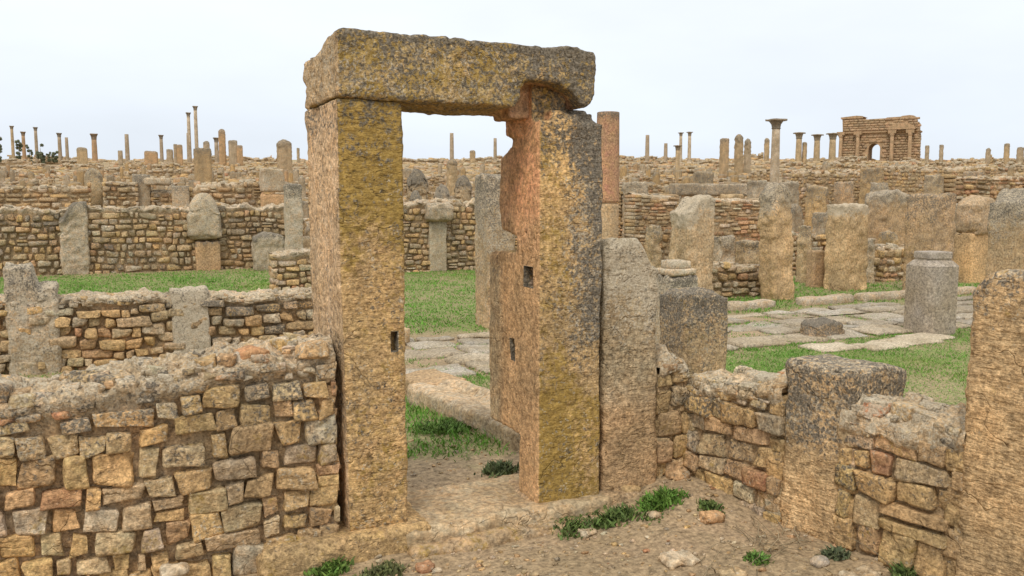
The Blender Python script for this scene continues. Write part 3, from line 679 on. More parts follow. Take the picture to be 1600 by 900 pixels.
# ------------------------------------------------------------------ middle distance, left
def wallpx(label, px0, px1, y0, y1, Y, seed, zb=None, thick=.5, name='ruined_wall', group=None, **k):
    a = PY(px0, y0, Y); b = PY(px1, y1, Y); z = float(min(terrain(a[0], Y), terrain(b[0], Y))) - .1 if zb is None else zb
    Ln = b[0] - a[0]; return masonry(name, label, 'wall', (a[0], Y), 0, Ln, thick, z, prof_top([(0, a[2] - z), (Ln, b[2] - z)], k.pop('rough', .05), seed), seed=seed, group=group, **k)
KW = dict(mort_t=(.27, .2, .125), course=.105, sw=.165, n=(5, 3, 4), lich=.4, core_res=.05, cap=.04, rr=.5, amp=.16, warp=.2, recess=.07, jit=.03, wav=.05)
wallpx('low rubble wall left of the doorway with a whitish post set in it', -200, 520, 478, 462, 9.6, 101, w=(6, 4, 2, 1.5, .4, 1, .8), rubble=2.2, gap=.012, **{**KW, 'n': (7, 3, 6), 'core_res': .03})
up('wall_post', 'broken-topped grey post at the left edge set in the low rubble wall', 'stone post', 8, 82, 412, onY(45, 9.73), .7, tint=(.40, .34, .25), seed=102, amp=.05, maskf=weather(0, .25, .05, .55, .1, .3, .3, .5), topf=lambda u, v: 1 - .18 * sstep(0, .3, u) + .02 * v, mat=M_SMO)
up('wall_post', 'whitish grey flat-topped post in the low rubble wall nearest the left doorpost', 'stone post', 263, 321, 449, onY(292, 9.72), .8, tint=(.42, .38, .30), seed=103, amp=.03, maskf=weather(0, .2, .05, .7, .1, .2, .3, .5), mat=M_SMO)
# court back wall
Yb = 21.6
wallpx('long grey-brown rubble wall closing the grassy court on the left', -260, 470, 335, 322, Yb, 111, w=(4, 5, 4, 2, .3, 1, 1), gap=.03, rough=.14, **{**KW, 'course': .15, 'sw': .195, 'lich': .5, 'rubble': 2.2})
up('wall_post', 'rough grey pier bulging out of the court wall at the left', 'stone post', 97, 136, 315, onY(116, 21.65), .5, tint=GRY, seed=112, amp=.08, maskf=weather(0, .35, .1, .5, .1), topf=lambda u, v: 1 - .2 * sstep(.1, -.9, u))
up('wall_post', 'short orange block carrying a rounded boulder in the court wall', 'stone post', 304, 343, 376, onY(323, 21.6), .7, tint=PNK * 1.05, seed=113, amp=.03, maskf=weather(0, .1, .1, .1))
X, Y, zg = at(320, onY(320, 21.6)); z1 = zat(320, 373, X, Y); z2 = zat(320, 299, X, Y)
simple('boulder', 'grey beehive-shaped boulder balanced on the orange block in the court wall', 'boulder', [dict(c=(X, Y, z1), s=(.78, .62, z2 - z1), res=.035, r=.12, tint=(.40, .35, .25), mask=(.35, .2, 0, .55), amp=.07, freq=3, seed=114, taper=.22, topf=lambda u, v: 1 - .25 * (u * u + v * v) ** 1.0)])
up('wall_post', 'low grey rough block near the right end of the court wall', 'stone post', 394, 444, 362, onY(419, 21.0), .7, tint=GRY, seed=115, amp=.09, maskf=weather(0, .3, .1, .6, .1), topf=lambda u, v: 1 - .12 * u * u)
up('wall_post', 'whitish lichened post just left of the left doorpost beyond the court', 'stone post', 445, 474, 287, 17.0, .9, tint=(.42, .37, .28), seed=116, amp=.04, maskf=weather(0, .25, .1, .6, .1))
wallpx('short ragged rubble wall end beside the left doorpost at the back of the court', 425, 500, 400, 395, 15.2, 117, **{**KW, 'thick': .4})
wallpx('rubble wall seen through the doorway beyond the lawn with a pale post in it', 560, 830, 322, 312, 18.9, 121, w=(5, 5, 4, 1, .2, 1.5, .6), gap=.03, rough=.14, **{**KW, 'course': .14, 'sw': .185, 'lich': .4, 'rubble': 2.2})
up('wall_post', 'pale grey post with a darker head in the wall seen through the doorway', 'stone post', 667, 698, 342, onY(682, 18.95), .5, tint=(.42, .38, .28), seed=122, amp=.03, maskf=weather(0, .2, .2, .5, .1))
X, Y, zg = at(684, onY(684, 18.85)); z1 = zat(684, 345, X, Y)
simple('stone_block', 'rounded cap block on the pale post seen through the doorway', 'stone block', [dict(c=(X, Y, z1), s=(.62, .5, .42), res=.04, r=.1, tint=GRY, mask=(.4, .1, 0, .5), amp=.06, freq=3, seed=123)])
for (p0, p1, yt, D, lab, sd) in ((634, 672, 262, 30, 'large pale rounded boulder above the wall seen through the doorway', 131), (676, 706, 285, 28, 'leaning grey slab above the wall seen through the doorway', 132),
                                 (708, 740, 272, 33, 'brownish boulder left of the slim upright seen through the doorway', 133), (638, 664, 296, 25, 'orange-faced block low in the doorway view', 134)):
    up('boulder', lab, 'boulder', p0, p1, yt, D, .8, tint=TAN if sd % 2 else PAL * .75, seed=sd, amp=.12, r=.2, maskf=weather(0, .3, .1, .4, .1), topf=lambda u, v: 1 - .12 * (u * u + v * v))
# second line behind the court
KW2 = dict(course=.15, sw=.26, n=(3, 2, 3), lich=.35, core_res=.08, gap=.045, rr=.5, amp=.15, warp=.22, recess=.07, jit=.04, rubble=2)
wallpx('low ruined wall with a round-topped slab at its right, left background', -120, 142, 300, 292, 29, 141, w=(6, 4, 1, 3, .8, 2, 1), **KW2)
wallpx('wall of pale bouldery stones between two tan uprights, left background', 160, 216, 288, 290, 29, 142, w=(3, 4, 2, 1, .2, 4, .4), **KW2)
wallpx('reddish brick wall section under a slab, left background', 236, 300, 300, 300, 29, 143, w=(3, 2, 1, 3, 4, 1, 1), **KW2)
wallpx('sloping tumble of pale rubble beside the square block, left background', 296, 412, 296, 282, 28.4, 144, w=(5, 3, 2, 3, 1, 3, .5), rough=.25, **KW2)
up('upright_stone', 'tan round-topped slab standing in the ruined wall, left background', 'upright stone', 138, 164, 262, 27, .6, tint=(.44, .35, .2), seed=145, amp=.05, r=.12, maskf=weather(0, .1, .1, .3, .1), topf=lambda u, v: 1 - .08 * u * u)
up('upright_stone', 'grey waisted upright right of the round-topped slab, left background', 'upright stone', 212, 238, 272, 27, .6, tint=GRY * 1.05, seed=146, amp=.05, maskf=weather(0, .2, .1, .4, .1))
up('upright_stone', 'short flat-topped grey upright, left background', 'upright stone', 272, 298, 290, 26.5, .6, tint=GRY, seed=147, amp=.03, maskf=weather(0, .15, .1, .3, .1))
up('upright_stone', 'orange pedestal stone under the square grey block left of the doorway', 'upright stone', 409, 446, 303, 26.5, .8, tint=PNK, seed=148, amp=.03)
X, Y, zg = at(428, 26.5); z1 = zat(428, 301, X, Y); z2 = zat(428, 265, X, Y)
simple('stone_block', 'large square grey block balanced on an orange pedestal left of the doorway', 'stone block', [dict(c=(X, Y, z1 + .02), s=(.66, .55, z2 - z1), res=.04, r=.05, tint=(.40, .35, .26), mask=(.15, .1, 0, .4), amp=.03, freq=3, seed=149)])
X, Y, zg = at(250, 27); z1 = zat(250, 289, X, Y)
simple('stone_slab', 'flat slab lying across the brick wall top, left background', 'slab', [dict(c=(X, Y, z1), s=(.75, .6, .2), res=.05, r=.04, tint=PAL * .8, mask=(.3, .1, 0, .4), amp=.05, freq=3, seed=150)])

# ------------------------------------------------------------------ middle distance, right
up('upright_stone', 'two-toned thick post with a whitish sloping head right of the red column', 'upright stone', 1046, 1116, 306, 13.5, 1.0, tint=(.48, .36, .22), seed=161, amp=.06, maskf=weather(0, .08, .05, .12, .4, .25, .9, .66), topf=lambda u, v: 1 - .13 * sstep(.1, -1., u), res=.03)
wallpx('low wall of rounded rubble joining the leaning orange post from the left', 1100, 1222, 412, 424, 11.7, 162, w=(3, 5, 3, 2, .3, 3, .6), rubble=2, gap=.03, rough=.06, **{**KW, 'n': (5, 3, 5), 'cap': 0., 'course': .13, 'sw': .2, 'thick': .45})
up('upright_stone', 'leaning orange post with a grey lichened crown in the right ruins', 'upright stone', 1190, 1244, 286, 14.6, .8, tint=(.56, .385, .205), seed=163, taper=.05, amp=.09, maskf=weather(0, .15, .2, .1, .2, .4, .8, .62), topf=lambda u, v: 1 - .10 * u * u, lean=(-.06, 0), res=.03)
up('upright_stone', 'bright orange post with a pale flat head, left of the tall wide pillar', 'upright stone', 1290, 1356, 318, 16.2, .8, tint=(.60, .42, .225), seed=164, taper=.04, amp=.08, maskf=weather(0, .06, .1, .08, .2, .2, .95, .74), res=.03)
up('upright_stone', 'tall wide brown pillar with vertical groove behind the octagonal pedestal', 'upright stone', 1416, 1488, 302, 15.6, .8, tint=(.47, .33, .195), seed=165, amp=.07, maskf=weather(0, .3, .2, .15, .3, .3, .2, .6), res=.03)
up('upright_stone', 'wide grey-brown block with a knobbly top behind the bright orange post', 'upright stone', 1350, 1418, 296, 20.5, .8, tint=(.48, .32, .18), seed=166, amp=.08, maskf=weather(0, .3, .1, .25, .2, .3, .6, .75), res=.035, topf=lambda u, v: 1 - .06 * u * u)
up('upright_stone', 'cubic orange block carrying a tilted boulder at the right', 'upright stone', 1492, 1545, 363, 17.6, .8, tint=(.58, .37, .18), seed=167, amp=.02)
X, Y, zg = at(1522, 17.6); z1 = zat(1522, 365, X, Y); z2 = zat(1522, 306, X, Y)
simple('boulder', 'tilted brown boulder lying on the cubic orange block at the right', 'boulder', [dict(c=(X, Y, z1), s=(.62, .55, z2 - z1), res=.04, r=.12, tint=(.42, .31, .2), mask=(.25, .1, 0, .3), amp=.06, freq=3, seed=168, topf=lambda u, v: 1 - .15 * sstep(0, -1, u))])
up('upright_stone', 'tall lichen-mottled post at the right edge behind the big pillar', 'upright stone', 1548, 1640, 294, 13.2, .7, tint=(.44, .32, .18), seed=169, amp=.04, maskf=weather(0, .15, .1, .2, .2, .45, .7, .5), res=.03, topf=lambda u, v: 1 - .1 * sstep(-.2, -1, u))
wallpx('rubble wall between the bright orange post and the tall wide pillar', 1352, 1440, 382, 392, 12.6, 170, w=(5, 4, 2, 3, .4, 2, .5), rubble=2, gap=.03, **{**KW, 'cap': 0., 'course': .14, 'sw': .23})
wallpx('grey rubble wall behind the leaning orange post with a small inset block', 1240, 1310, 366, 372, 14.4, 171, w=(3, 3, 5, 2, .2, 1, .6), gap=.03, **{**KW, 'cap': 0.})
up('upright_stone', 'small brown inset block at the grey wall foot, left of the bright orange post', 'upright stone', 1262, 1291, 391, 16.6, .7, tint=(.38, .25, .15), seed=172, amp=.02)
wallpx('brick-banded wall piece directly right of the red column', 966, 1012, 300, 302, 19.5, 173, w=(2, 4, 3, 2, 1, 2, .6), gap=.03, **{**KW, 'cap': 0., 'course': .1})
wallpx('thin-coursed brick wall between the red column and the two-toned post', 992, 1062, 305, 308, 18.2, 174, w=(1, 4, 3, 3, 2.5, 2, .8), gap=.03, **{**KW, 'cap': 0., 'course': .09, 'sw': .26, 'recess': .03, 'rr': .3})
wallpx('thin-coursed brick wall right of the two-toned post', 1104, 1192, 312, 314, 16.6, 175, w=(1, 3, 2, 4, 3, 1.5, 1), gap=.03, **{**KW, 'cap': 0., 'course': .09, 'sw': .26, 'recess': .03, 'rr': .3})
X, Y, zg = at(1080, 27); z1 = zat(1100, 306, X, Y)
up('upright_stone', 'support block under the long horizontal beam', 'upright stone', 1020, 1060, 303, 27, .8, tint=TAN, seed=177, amp=.05)
simple('stone_beam', 'long grey horizontal beam lying on the ruins between the red column and the pale column', 'stone beam', [dict(c=(at(1085, 26)[0] + .6, at(1085, 26)[1], z1 - .0), s=(2.9, .4, .36), res=.05, r=.05, tint=GRY, mask=(.5, .1, 0, .4), amp=.04, freq=2.5, seed=176)])
up('upright_stone', 'second support block under the long horizontal beam', 'upright stone', 1120, 1160, 303, 26.2, .8, tint=TAN, seed=178, amp=.05)
wallpx('long ochre wall below the triumphal arch', 1236, 1400, 268, 271, 27, 181, w=(6, 5, 2, 2, .3, .3, .5), tmul=.9, **{**KW2, 'lich': .15, 'course': .13, 'sw': .2, 'gap': .015, 'recess': .02, 'jit': .01, 'rough': .2})
wallpx('red-banded brick wall at the right under a pale coping', 1492, 1700, 278, 280, 17.5, 182, w=(2, 3, 1, 4, 5, 1, .6), **{**KW2, 'course': .13})
wallpx('tan wall with level top below the right skyline', 1380, 1560, 262, 262, 24, 183, w=(6, 5, 2, 2, .3, .3, .5), tmul=.9, **{**KW2, 'lich': .2, 'course': .13, 'sw': .2, 'gap': .015, 'recess': .02, 'jit': .01, 'rough': .2})
for k, (a, b, yt, D, tt, lab) in enumerate(((1112, 1150, 368, 15.6, GRY, 'grey rubble block behind the low rounded wall, right of the two-toned post'), (1150, 1188, 376, 15.9, TAN, 'tan rubble block close left of the leaning orange post'),
        (1246, 1268, 352, 17.5, TAN, 'small tan block just right of the leaning orange post'), (1268, 1294, 332, 19.5, GRY * .8, 'dark grey block left of the bright orange post head'), (1340, 1368, 372, 17.4, PAL * .8, 'small pale block by the right foot of the bright orange post'),
        (1372, 1402, 362, 19.6, OCH, 'orange inset block above the rubble wall left of the tall wide pillar'), (1476, 1500, 385, 18.2, TAN, 'tan block wedged between the tall wide pillar and the cubic orange block'), (1480, 1510, 318, 21, PAL * .8, 'pale broken block above the gap right of the tall wide pillar'),
        (1008, 1034, 352, 15.5, TAN, 'short tan jamb stone in the brick wall right of the red column'), (970, 1010, 284, 23, PAL * .85, 'pale flat stone on the wall right of the red column'), (1080, 1112, 268, 30, TAN, 'tan lump on the ruins behind the long beam'), (1164, 1196, 282, 24, GRY, 'grey rounded stone left of the big pale column foot'),
        (1216, 1246, 284, 26, PAL * .8, 'pale knobbly stone in front of the big pale column foot'), (1340, 1376, 262, 33, OCH, 'ochre block on the long wall below the arch'), (1392, 1424, 258, 36, TAN, 'tan block on the wall right below the arch'), (1356, 1384, 284, 22.5, GRY, 'knobbly grey crown stone above the wide grey-brown block'),
        (1256, 1290, 290, 23.5, OCH, 'ochre squared stone under the long ochre wall'), (1300, 1330, 284, 24.5, PNK, 'pinkish squared stone behind the bright orange post'), (1440, 1470, 274, 26, TAN, 'tan squared stone above the tall wide pillar'), (1500, 1530, 268, 29, PNK, 'pinkish stone above the tilted boulder'))):
    up('stone_block', lab, 'stone block', a, b, yt, D, .8, tint=tt, seed=500 + k, amp=.09, maskf=weather(0, .25, .1, .25, .2, .3, .3, .6))
# kerb blocks on the far side of the street
for q, (x0, ln) in enumerate(((10.1, 1.1), (11.4, 1.3), (13.0, 1.2), (8.6, .9))):
    simple('kerb_stone', ('first', 'second', 'third', 'nearest to the low rubble wall')[q] + ' grey kerb block along the far edge of the street' if q == 3 else 'grey kerb block along the far edge of the street', 'kerb stone',
           [dict(c=(x0 + ln / 2, 10.45, -.05), s=(ln, .25, .17), res=.05, r=.03, tint=(.42, .36, .28), mask=(.15, .1, 0, .4), amp=.03, freq=3, seed=190 + q)], M_SMO, group='kerb blocks along the far edge of the street')

# octagonal pedestal
X, Y, zg = at(1459, 11.0); zt = zat(1459, 393, X, Y); Wd = 76 * 11.0 / FPX; Hh = zt - zg
def octa(r, cut_, z, n=1):
    h = r; c = h * cut_; return [(-h + c, -h, z), (h - c, -h, z), (h, -h + c, z), (h, h - c, z), (h - c, h, z), (-h + c, h, z), (-h, h - c, z), (-h, -h + c, z)]
def octa_stack(rows):
    V = []; 
    for r, cc, z in rows: V += octa(r, cc, z)
    V = np.array(V); I = np.arange(len(V)).reshape(-1, 8); J = np.roll(I, -1, 1); Q = np.stack([I[:-1], J[:-1], J[1:], I[1:]], -1).reshape(-1, 4); return V, Q
acc = Acc(); h = Wd / 2 * .80
rows = [(h * .98, .28, -.05)] + [(h * (1 - .0 * t), .28, Hh * .83 * t + .0) for t in np.linspace(.0, 1, 14)[1:]] + [(h * .99, .30, Hh * .835), (h * .80, .30, Hh * .885), (h * .70, .30, Hh * .90), (h * .70, .3, Hh * .915), (h * .745, .3, Hh * .925), (h * .745, .3, Hh * .985), (h * .72, .3, Hh), (.001, .3, Hh)]
V, Q = octa_stack(rows); acc.add(V, Q, (.29, .25, .205), (.2, 0, 0, .2))
tag(acc.build('pedestal', M_GRA, None, (X, Y, zg), math.radians(-8), smooth=False), 'grey-brown octagonal pedestal with a moulded neck standing on the lawn', 'pedestal')
up('boulder', 'low dark boulder with an orange patch lying beside the paved street', 'boulder', 1250, 1326, 498, 10.75, .75, tint=(.42, .29, .18), seed=195, amp=.10, r=.07, mat=M_MON, maskf=weather(0, .6, .1, .3, .1), res=.02, topf=lambda u, v: 1 - .2 * (u * u))

# ------------------------------------------------------------------ skyline columns
tmats = {'tan': (.44, .35, .22), 'red': (.42, .25, .15), 'grey': (.32, .29, .24), 'pale': (.52, .46, .36)}
def column(px, yt, wpx, D, tone, cap, label, broken=False, group=None, base=True):
    X, Y, zg = at(px, D); H = zat(px, yt, X, Y) - zg; r = wpx * 1.12 * D / FPX / 2; root = empty('column', (X, Y, zg), label, 'column', group)
    cw = 1.5 if wpx > 11 else 1.22; ch = min(2.1 * r, H * .2) if cap else 0; t = tmats[tone]; acc = Acc()
    V, Q = lathe(shaft_prof(r, r * .84, -.3, H - ch, 8), 12, .05 if broken else .015, int(px)); acc.add(V, Q, t, (.2, .1, 0, .15)); acc.build('shaft', M_FAR, root)
    if base:
        acc = Acc(); V, Q = lathe([(.001, -.2), (r * 1.5, -.2), (r * 1.5, r * .5), (r * 1.2, r * .8), (r * 1.05, r)], 12); acc.add(V, Q, t, (.2, 0, 0, .2)); acc.build('base', M_FAR, root)
    if cap:
        acc = Acc(); z = H - ch
        V, Q = lathe([(r * .84, z), (r * 1.0, z + ch * .05), (r * .88, z + ch * .12), (r * 1.0, z + ch * .45), (r * cw, z + ch * .78), (r * cw, z + ch * .8), (.001, z + ch * .8)], 14, .03, int(px)); acc.add(V, Q, np.array(t) * .7, (.7, 0, 0, .1))
        b = Acc(); block_mesh(acc, (0, 0, z + ch * .76), (r * cw * 2.2, r * cw * 2.2, ch * .24), r * .8, r * .1, np.array(t) * .78, (.6, 0, 0, .1), amp=.01)
        acc.build('capital', M_FAR, root)
    return root
cols = [(29, 197, 4.2, 150, 'tan', 1, 'leftmost capped column on the skyline'), (46, 206, 5, 140, 'red', 1, 'second capped column from the left, reddish'), (65.5, 199, 4.5, 150, 'grey', 1, 'third capped column from the left, tall and slim'),
        (101.5, 208, 5.2, 135, 'grey', 1, 'dark capped column beside a shorter bare shaft on the left skyline'), (112.5, 215, 4.6, 135, 'grey', 0, 'bare grey shaft right beside a dark capped column'),
        (155, 209, 7.5, 110, 'red', 1, 'thick column with a dark small cap, left of centre on the left skyline'), (205.5, 210, 6, 115, 'grey', 0, 'lone bare shaft on the left skyline'),
        (258.5, 211, 5, 125, 'grey', 1, 'thin column with a dark mushroom cap left of the two tallest'), (302, 176, 5, 150, 'pale', 1, 'left one of the two tallest thin columns'), (313, 166, 5.2, 145, 'pale', 1, 'right and tallest of the two tallest thin columns'),
        (343.5, 215, 6, 120, 'grey', 1, 'short dark capped column right of the two tallest'), (707, 208, 6, 115, 'grey', 0, 'bare grey shaft in the middle of the doorway view'), (774, 216, 5, 125, 'grey', 0, 'shorter bare shaft at the right of the doorway view'),
        (1009, 211, 6, 115, 'grey', 0, 'lone grey shaft right of the red column'), (1037.5, 224, 5.5, 120, 'grey', 0, 'short dark shaft left of a pair of slim pale columns'), (1056, 227, 6.5, 80, 'tan', 1, 'tan column standing lower in front of a pair of slim pale columns'),
        (1060.5, 207, 4.6, 150, 'pale', 1, 'left one of the slim pale pair right of the red column'), (1074, 206, 5, 150, 'pale', 1, 'right one of the slim pale pair right of the red column'),
        (1207, 186, 13, 48, 'pale', 1, 'large pale column with a wide flat capital on the right'), (1243, 207, 9, 95, 'tan', 1, 'tan capped column just right of the large pale one'), (1271, 210, 9, 95, 'tan', 1, 'stubby tan capped column midway to the arch'),
        (1295, 208, 10, 95, 'tan', 1, 'tan capped column right beside the arch'), (301, 208, 6, 100, 'grey', 0, 'grey shaft in front of the two tallest columns')]
for (px, yt, w_, D, tone, cap_, lab) in cols:
    D = {1056: 88, 1207: 62}.get(px, max(D, 158) if px < 1230 else 150)
    column(px, yt, w_, D, tone, cap_, lab, group=None)
# skyline stumps and slabs (px0,px1,ytop,D,tint,label,round)
stumps = [(128, 143, 230, 90, TAN, 'stepped stump beside the thick column on the left skyline', 1), (232, 252, 236, 90, PNK, 'wide flat-topped block left of the mushroom-capped column', 0), (266, 276, 233, 95, GRY, 'left of three grey stubs left of the two tallest columns', 0),
          (277, 283, 225, 95, GRY, 'narrow middle one of three grey stubs left of the two tallest columns', 0), (282, 291, 226, 95, PNK, 'right one of three stubs left of the two tallest columns', 0), (323, 333, 220, 100, GRY, 'pointed stub right of the two tallest columns', 1),
          (308, 335, 231, 60, np.array([.38, .27, .14]), 'tall brown square pillar below the two tallest columns', 0), (347, 358, 201, 85, PNK, 'tapering broken pillar on the left skyline', 1), (362, 376, 219, 80, GRY, 'dark wide-headed pier right of the tapering pillar', 0),
          (374, 384, 227, 75, PNK, 'reddish stub beside the dark wide-headed pier', 0), (436, 460, 218, 55, np.array([.40, .31, .2]), 'large round-headed block on the skyline left of the doorway', 1), (467, 472, 231, 80, GRY, 'thin stub just left of the left doorpost', 0),
          (734, 744, 234, 75, TAN, 'tan tapered stub in the doorway view', 1), (191, 198, 235, 100, GRY, 'tiny dark stub left of the lone bare shaft', 0), (1120, 1136, 216, 70, np.array([.46, .33, .19]), 'left one of three big tan piers', 0), (1143, 1158, 209, 70, np.array([.42, .32, .19]), 'tallest middle one of three big tan piers', 1),
          (1158, 1170, 216, 72, GRY, 'rounded right one of three big piers', 1), (1189, 1198, 215, 75, TAN, 'jagged stub left of the large pale column', 1), (1248, 1256, 222, 80, TAN, 'short stub right beside the tan capped column', 0),
          (1560, 1569, 224, 100, TAN, 'forked stub on the right skyline', 0), (1580, 1591, 230, 100, GRY, 'flat stub at the far right of the skyline', 0), (1592, 1606, 229, 100, GRY, 'wide stub cut by the right edge of the photo', 0),
          (1438, 1445, 227, 120, GRY, 'first little stub right of the arch', 0), (1460, 1467, 226, 120, GRY, 'second little stub right of the arch', 0), (1532, 1540, 231, 120, GRY, 'small dark stub midway along the right skyline', 1), (698, 716, 248, 55, TAN, 'squat stone in the doorway view under the bare shaft', 1)]
for k, (a, b, yt, D, tt, lab, rd) in enumerate(stumps):
    D = {308: 62, 436: 88, 1120: 88, 1143: 90, 1158: 92, 698: 60}.get(a, max(D, 150))
    up('stone_pier', lab, 'stone pier', a, b, yt, D, .9, tint=tt, seed=300 + k, amp=.12 if rd else .06, r=.12 * (b - a) * D / FPX, maskf=weather(0, .25, .1, .2, .1, .4), topf=(lambda u, v: 1 - .05 * (u * u + v * v)) if rd else None, mat=M_FAR)

# ------------------------------------------------------------------ the arch
def arch():
    D = 185; X, Y, zg = at(1368, D); z_top = zat(1372, 183, X, Y); H = z_top - zg + .5; base = zg - .5
    ax_ = math.radians(-25.5 - 32); Lh = 7.5; dp = 2.3       # long axis nearly across the view, right end nearer
    root = empty('triumphal_arch', (X, Y, base), 'orange stone triumphal arch with a tall attic on the right skyline', 'triumphal arch', rz=ax_)
    T1 = np.array([.38, .25, .155])
    import bmesh
    def arc(cx, r, zs, n=12): return [(cx + r * math.cos(math.pi * k / n), zs + r * math.sin(math.pi * k / n)) for k in range(n + 1)]
    def prism(name, outline, d0, d1, tint, mat=M_FAR):
        bm = bmesh.new(); vs = [bm.verts.new((p[0], d0, p[1])) for p in outline]; f = bm.faces.new(vs); r = bmesh.ops.extrude_face_region(bm, geom=[f])
        for g in r['geom']:
            if isinstance(g, bmesh.types.BMVert): g.co[1] = d1
        bmesh.ops.recalc_face_normals(bm, faces=bm.faces); bmesh.ops.triangulate(bm, faces=bm.faces)
        me = bpy.data.meshes.new(name); bm.to_mesh(me); bm.free(); me.materials.append(mat)
        for nm, v in (('tint', (*tint, 1)), ('mask', (.15, .05, 0, .1))):
            a = me.color_attributes.new(nm, 'FLOAT_COLOR', 'POINT'); a.data.foreach_set('color', np.tile(v, len(me.vertices)).astype(np.float32))
        o = bpy.data.objects.new(name, me); COL.objects.link(o); o.parent = root; return o
    zs = H * .30
    out = [(-Lh, 0)]
    for cx, r, zz in ((-.7, 1.15, H * .43 - 1.15),):
        out += [(cx - r, 0)] + arc(cx, r, zz)[::-1] + [(cx + r, 0)]
    out += [(Lh, 0), (Lh, H * .66), (-Lh, H * .66)]
    prism('body', out, -dp, dp, T1)
    prism('attic', [(-Lh + .3, H * .66), (Lh - .2, H * .66), (Lh - .1, H * .80), (Lh - .5, H * .86), (Lh - .9, H * .985), (Lh - 1.7, H), (Lh - 3.1, H * .99), (Lh - 3.4, H * .975), (1.5, H * .97), (1.2, H * .955), (-1.6, H * .95), (-Lh + 4.2, H * .935), (-Lh + 4.0, H * .99), (-Lh + .1, H * .995)], -dp + .4, dp - .5, T1 * 1.02)
    prism('cornice', [(-Lh + .6, H * .655), (Lh + .2, H * .655), (Lh + .3, H * .685), (-Lh + .6, H * .685)], -dp - .45, dp + .45, T1 * .85)
    prism('cornice', [(-Lh - .15, H * .975), (-Lh + 4.2, H * .975), (-Lh + 4.2, H * 1.02), (-Lh + 3, H * 1.035), (-Lh - .15, H * 1.01)], -dp + .1, dp - .2, T1 * .9)
    for cx in (-5.6, 4.5):
        for q in (-1.7, 1.7):
            acc = Acc(); V, Q = lathe(shaft_prof(.42, .36, 0, H * .56, 6), 12); acc.add(V + np.array([cx + q, -dp - .75, 0]), Q, T1 * 1.1, (.1, 0, 0, .1)); V, Q = lathe([(.36, H * .56), (.62, H * .62), (.001, H * .62)], 12); acc.add(V + np.array([cx + q, -dp - .75, 0]), Q, T1, (.3, 0, 0, .1)); acc.build('column', M_FAR, root)
            prism('entablature', [(cx + q - .75, H * .62), (cx + q + .75, H * .62), (cx + q + .8, H * .69), (cx + q - .8, H * .69)], -dp - 1.3, -dp + .1, T1 * .9)
        pa = [(cx - 2.8, H * .70)] + [(cx + 2.6 * math.cos(math.pi * k / 10), H * .705 + 1.25 * math.sin(math.pi * k / 10)) for k in range(11)][::-1] + [(cx + 2.8, H * .70)]
        if cx > 0: prism('pediment', pa, -dp - 1.2, -dp + .5, T1 * 1.05)
        prism('niche_shade', [(cx - .55, H * .40), (cx + .55, H * .40), (cx + .55, H * .52), (cx, H * .56), (cx - .55, H * .52)], -dp - .06, -dp + .0, T1 * .35)  # no recess: flat dark plate, the niche's shade is put into its colour
    rga = np.random.default_rng(4); acc = Acc(); C = []; S = []      # coursed facing blocks
    z = .1
    while z < H * .93:
        hh = rga.uniform(.42, .58); x = -Lh + .35
        while x < Lh - .5:
            wd = rga.uniform(.7, 1.5); xx = x + wd / 2
            inarch = abs(xx + .7) < 1.15 + wd / 2 and z < H * .43
            if not inarch and not (H * .63 < z + hh and z < H * .70) and rga.random() < .93: C.append((xx, (-dp if z < H * .66 else -dp + .4) + .02 - rga.uniform(0, .10), z + hh / 2)); S.append((wd - .06, .3, hh - .05))
            x += wd
        y = -dp + .1
        while y < dp - .4:
            wd = rga.uniform(.7, 1.3)
            if z < H * .84: C.append((Lh - (.02 if z < H * .66 else .25) + rga.uniform(-.05, .05), y + wd / 2, z + hh / 2)); S.append((.3, wd - .06, hh - .05))
            y += wd
        z += hh
    k_ = len(C); tt = (T1 * 1.08) * rga.uniform(.72, 1.15, (k_, 1)) * rga.uniform(.95, 1.05, (k_, 3))
    stones(acc, C, S, 2, rga, tt, np.stack([rga.uniform(0, .5, k_), 0 * tt[:, 0], 0 * tt[:, 0], rga.uniform(0, .4, k_)], 1), rr=.25, amp=0, warp=.12); acc.build('facing_blocks', M_FAR, root)
    for q, h_ in ((-3.6, .03),):
        prism('rubble', [(q - .8, H), (q + .8, H), (q, H * (1 + h_))], -dp + .6, dp - 1, T1 * .8)
arch()

# ------------------------------------------------------------------ trees on the left skyline
def bush(px, yt, wpx, D, label, seed, trunk=True):
    rg = np.random.default_rng(seed); X, Y, zg = at(px, D); H = zat(px, yt, X, Y) - zg; R = wpx * 1.25 * D / FPX / 2
    root = empty('tree', (X, Y, zg), label, 'tree'); acc = Acc(); V, Q = lathe([(R * .12, -.2), (R * .08, H * .5), (R * .03, H * .8)], 7, .1, seed); acc.add(V, Q, (.10, .07, .045)); acc.build('trunk', M_FAR, root)
    N = 2600; c = rg.uniform(-1, 1, (22, 3)) * np.array([R * .62, R * .62, max(R * .6, H * .42)]) + np.array([0, 0, H - max(R * .6, H * .42) - R * .3]); k = rg.integers(0, 14, N)
    d = rg.normal(0, 1, (N, 3)); d /= np.linalg.norm(d, axis=1, keepdims=True); P = c[k] + d * (R * .38) * rg.uniform(.4, 1, (N, 1)); P[:, 2] = np.minimum(P[:, 2], H)
    s = R * .11; a = rg.normal(0, 1, (N, 3)); a /= np.linalg.norm(a, axis=1, keepdims=True); b = np.cross(a, d); Vx = np.stack([P - a * s, P + b * s, P + a * s, P - b * s], 1)
    t = np.array([.14, .15, .085]) * rg.uniform(.6, 1.4, (N, 1)); acc = Acc(); acc.add(Vx.reshape(-1, 3), np.arange(N * 4).reshape(-1, 4), np.repeat(t, 4, 0)); acc.build('crown', M_LEAF, root, smooth=False)
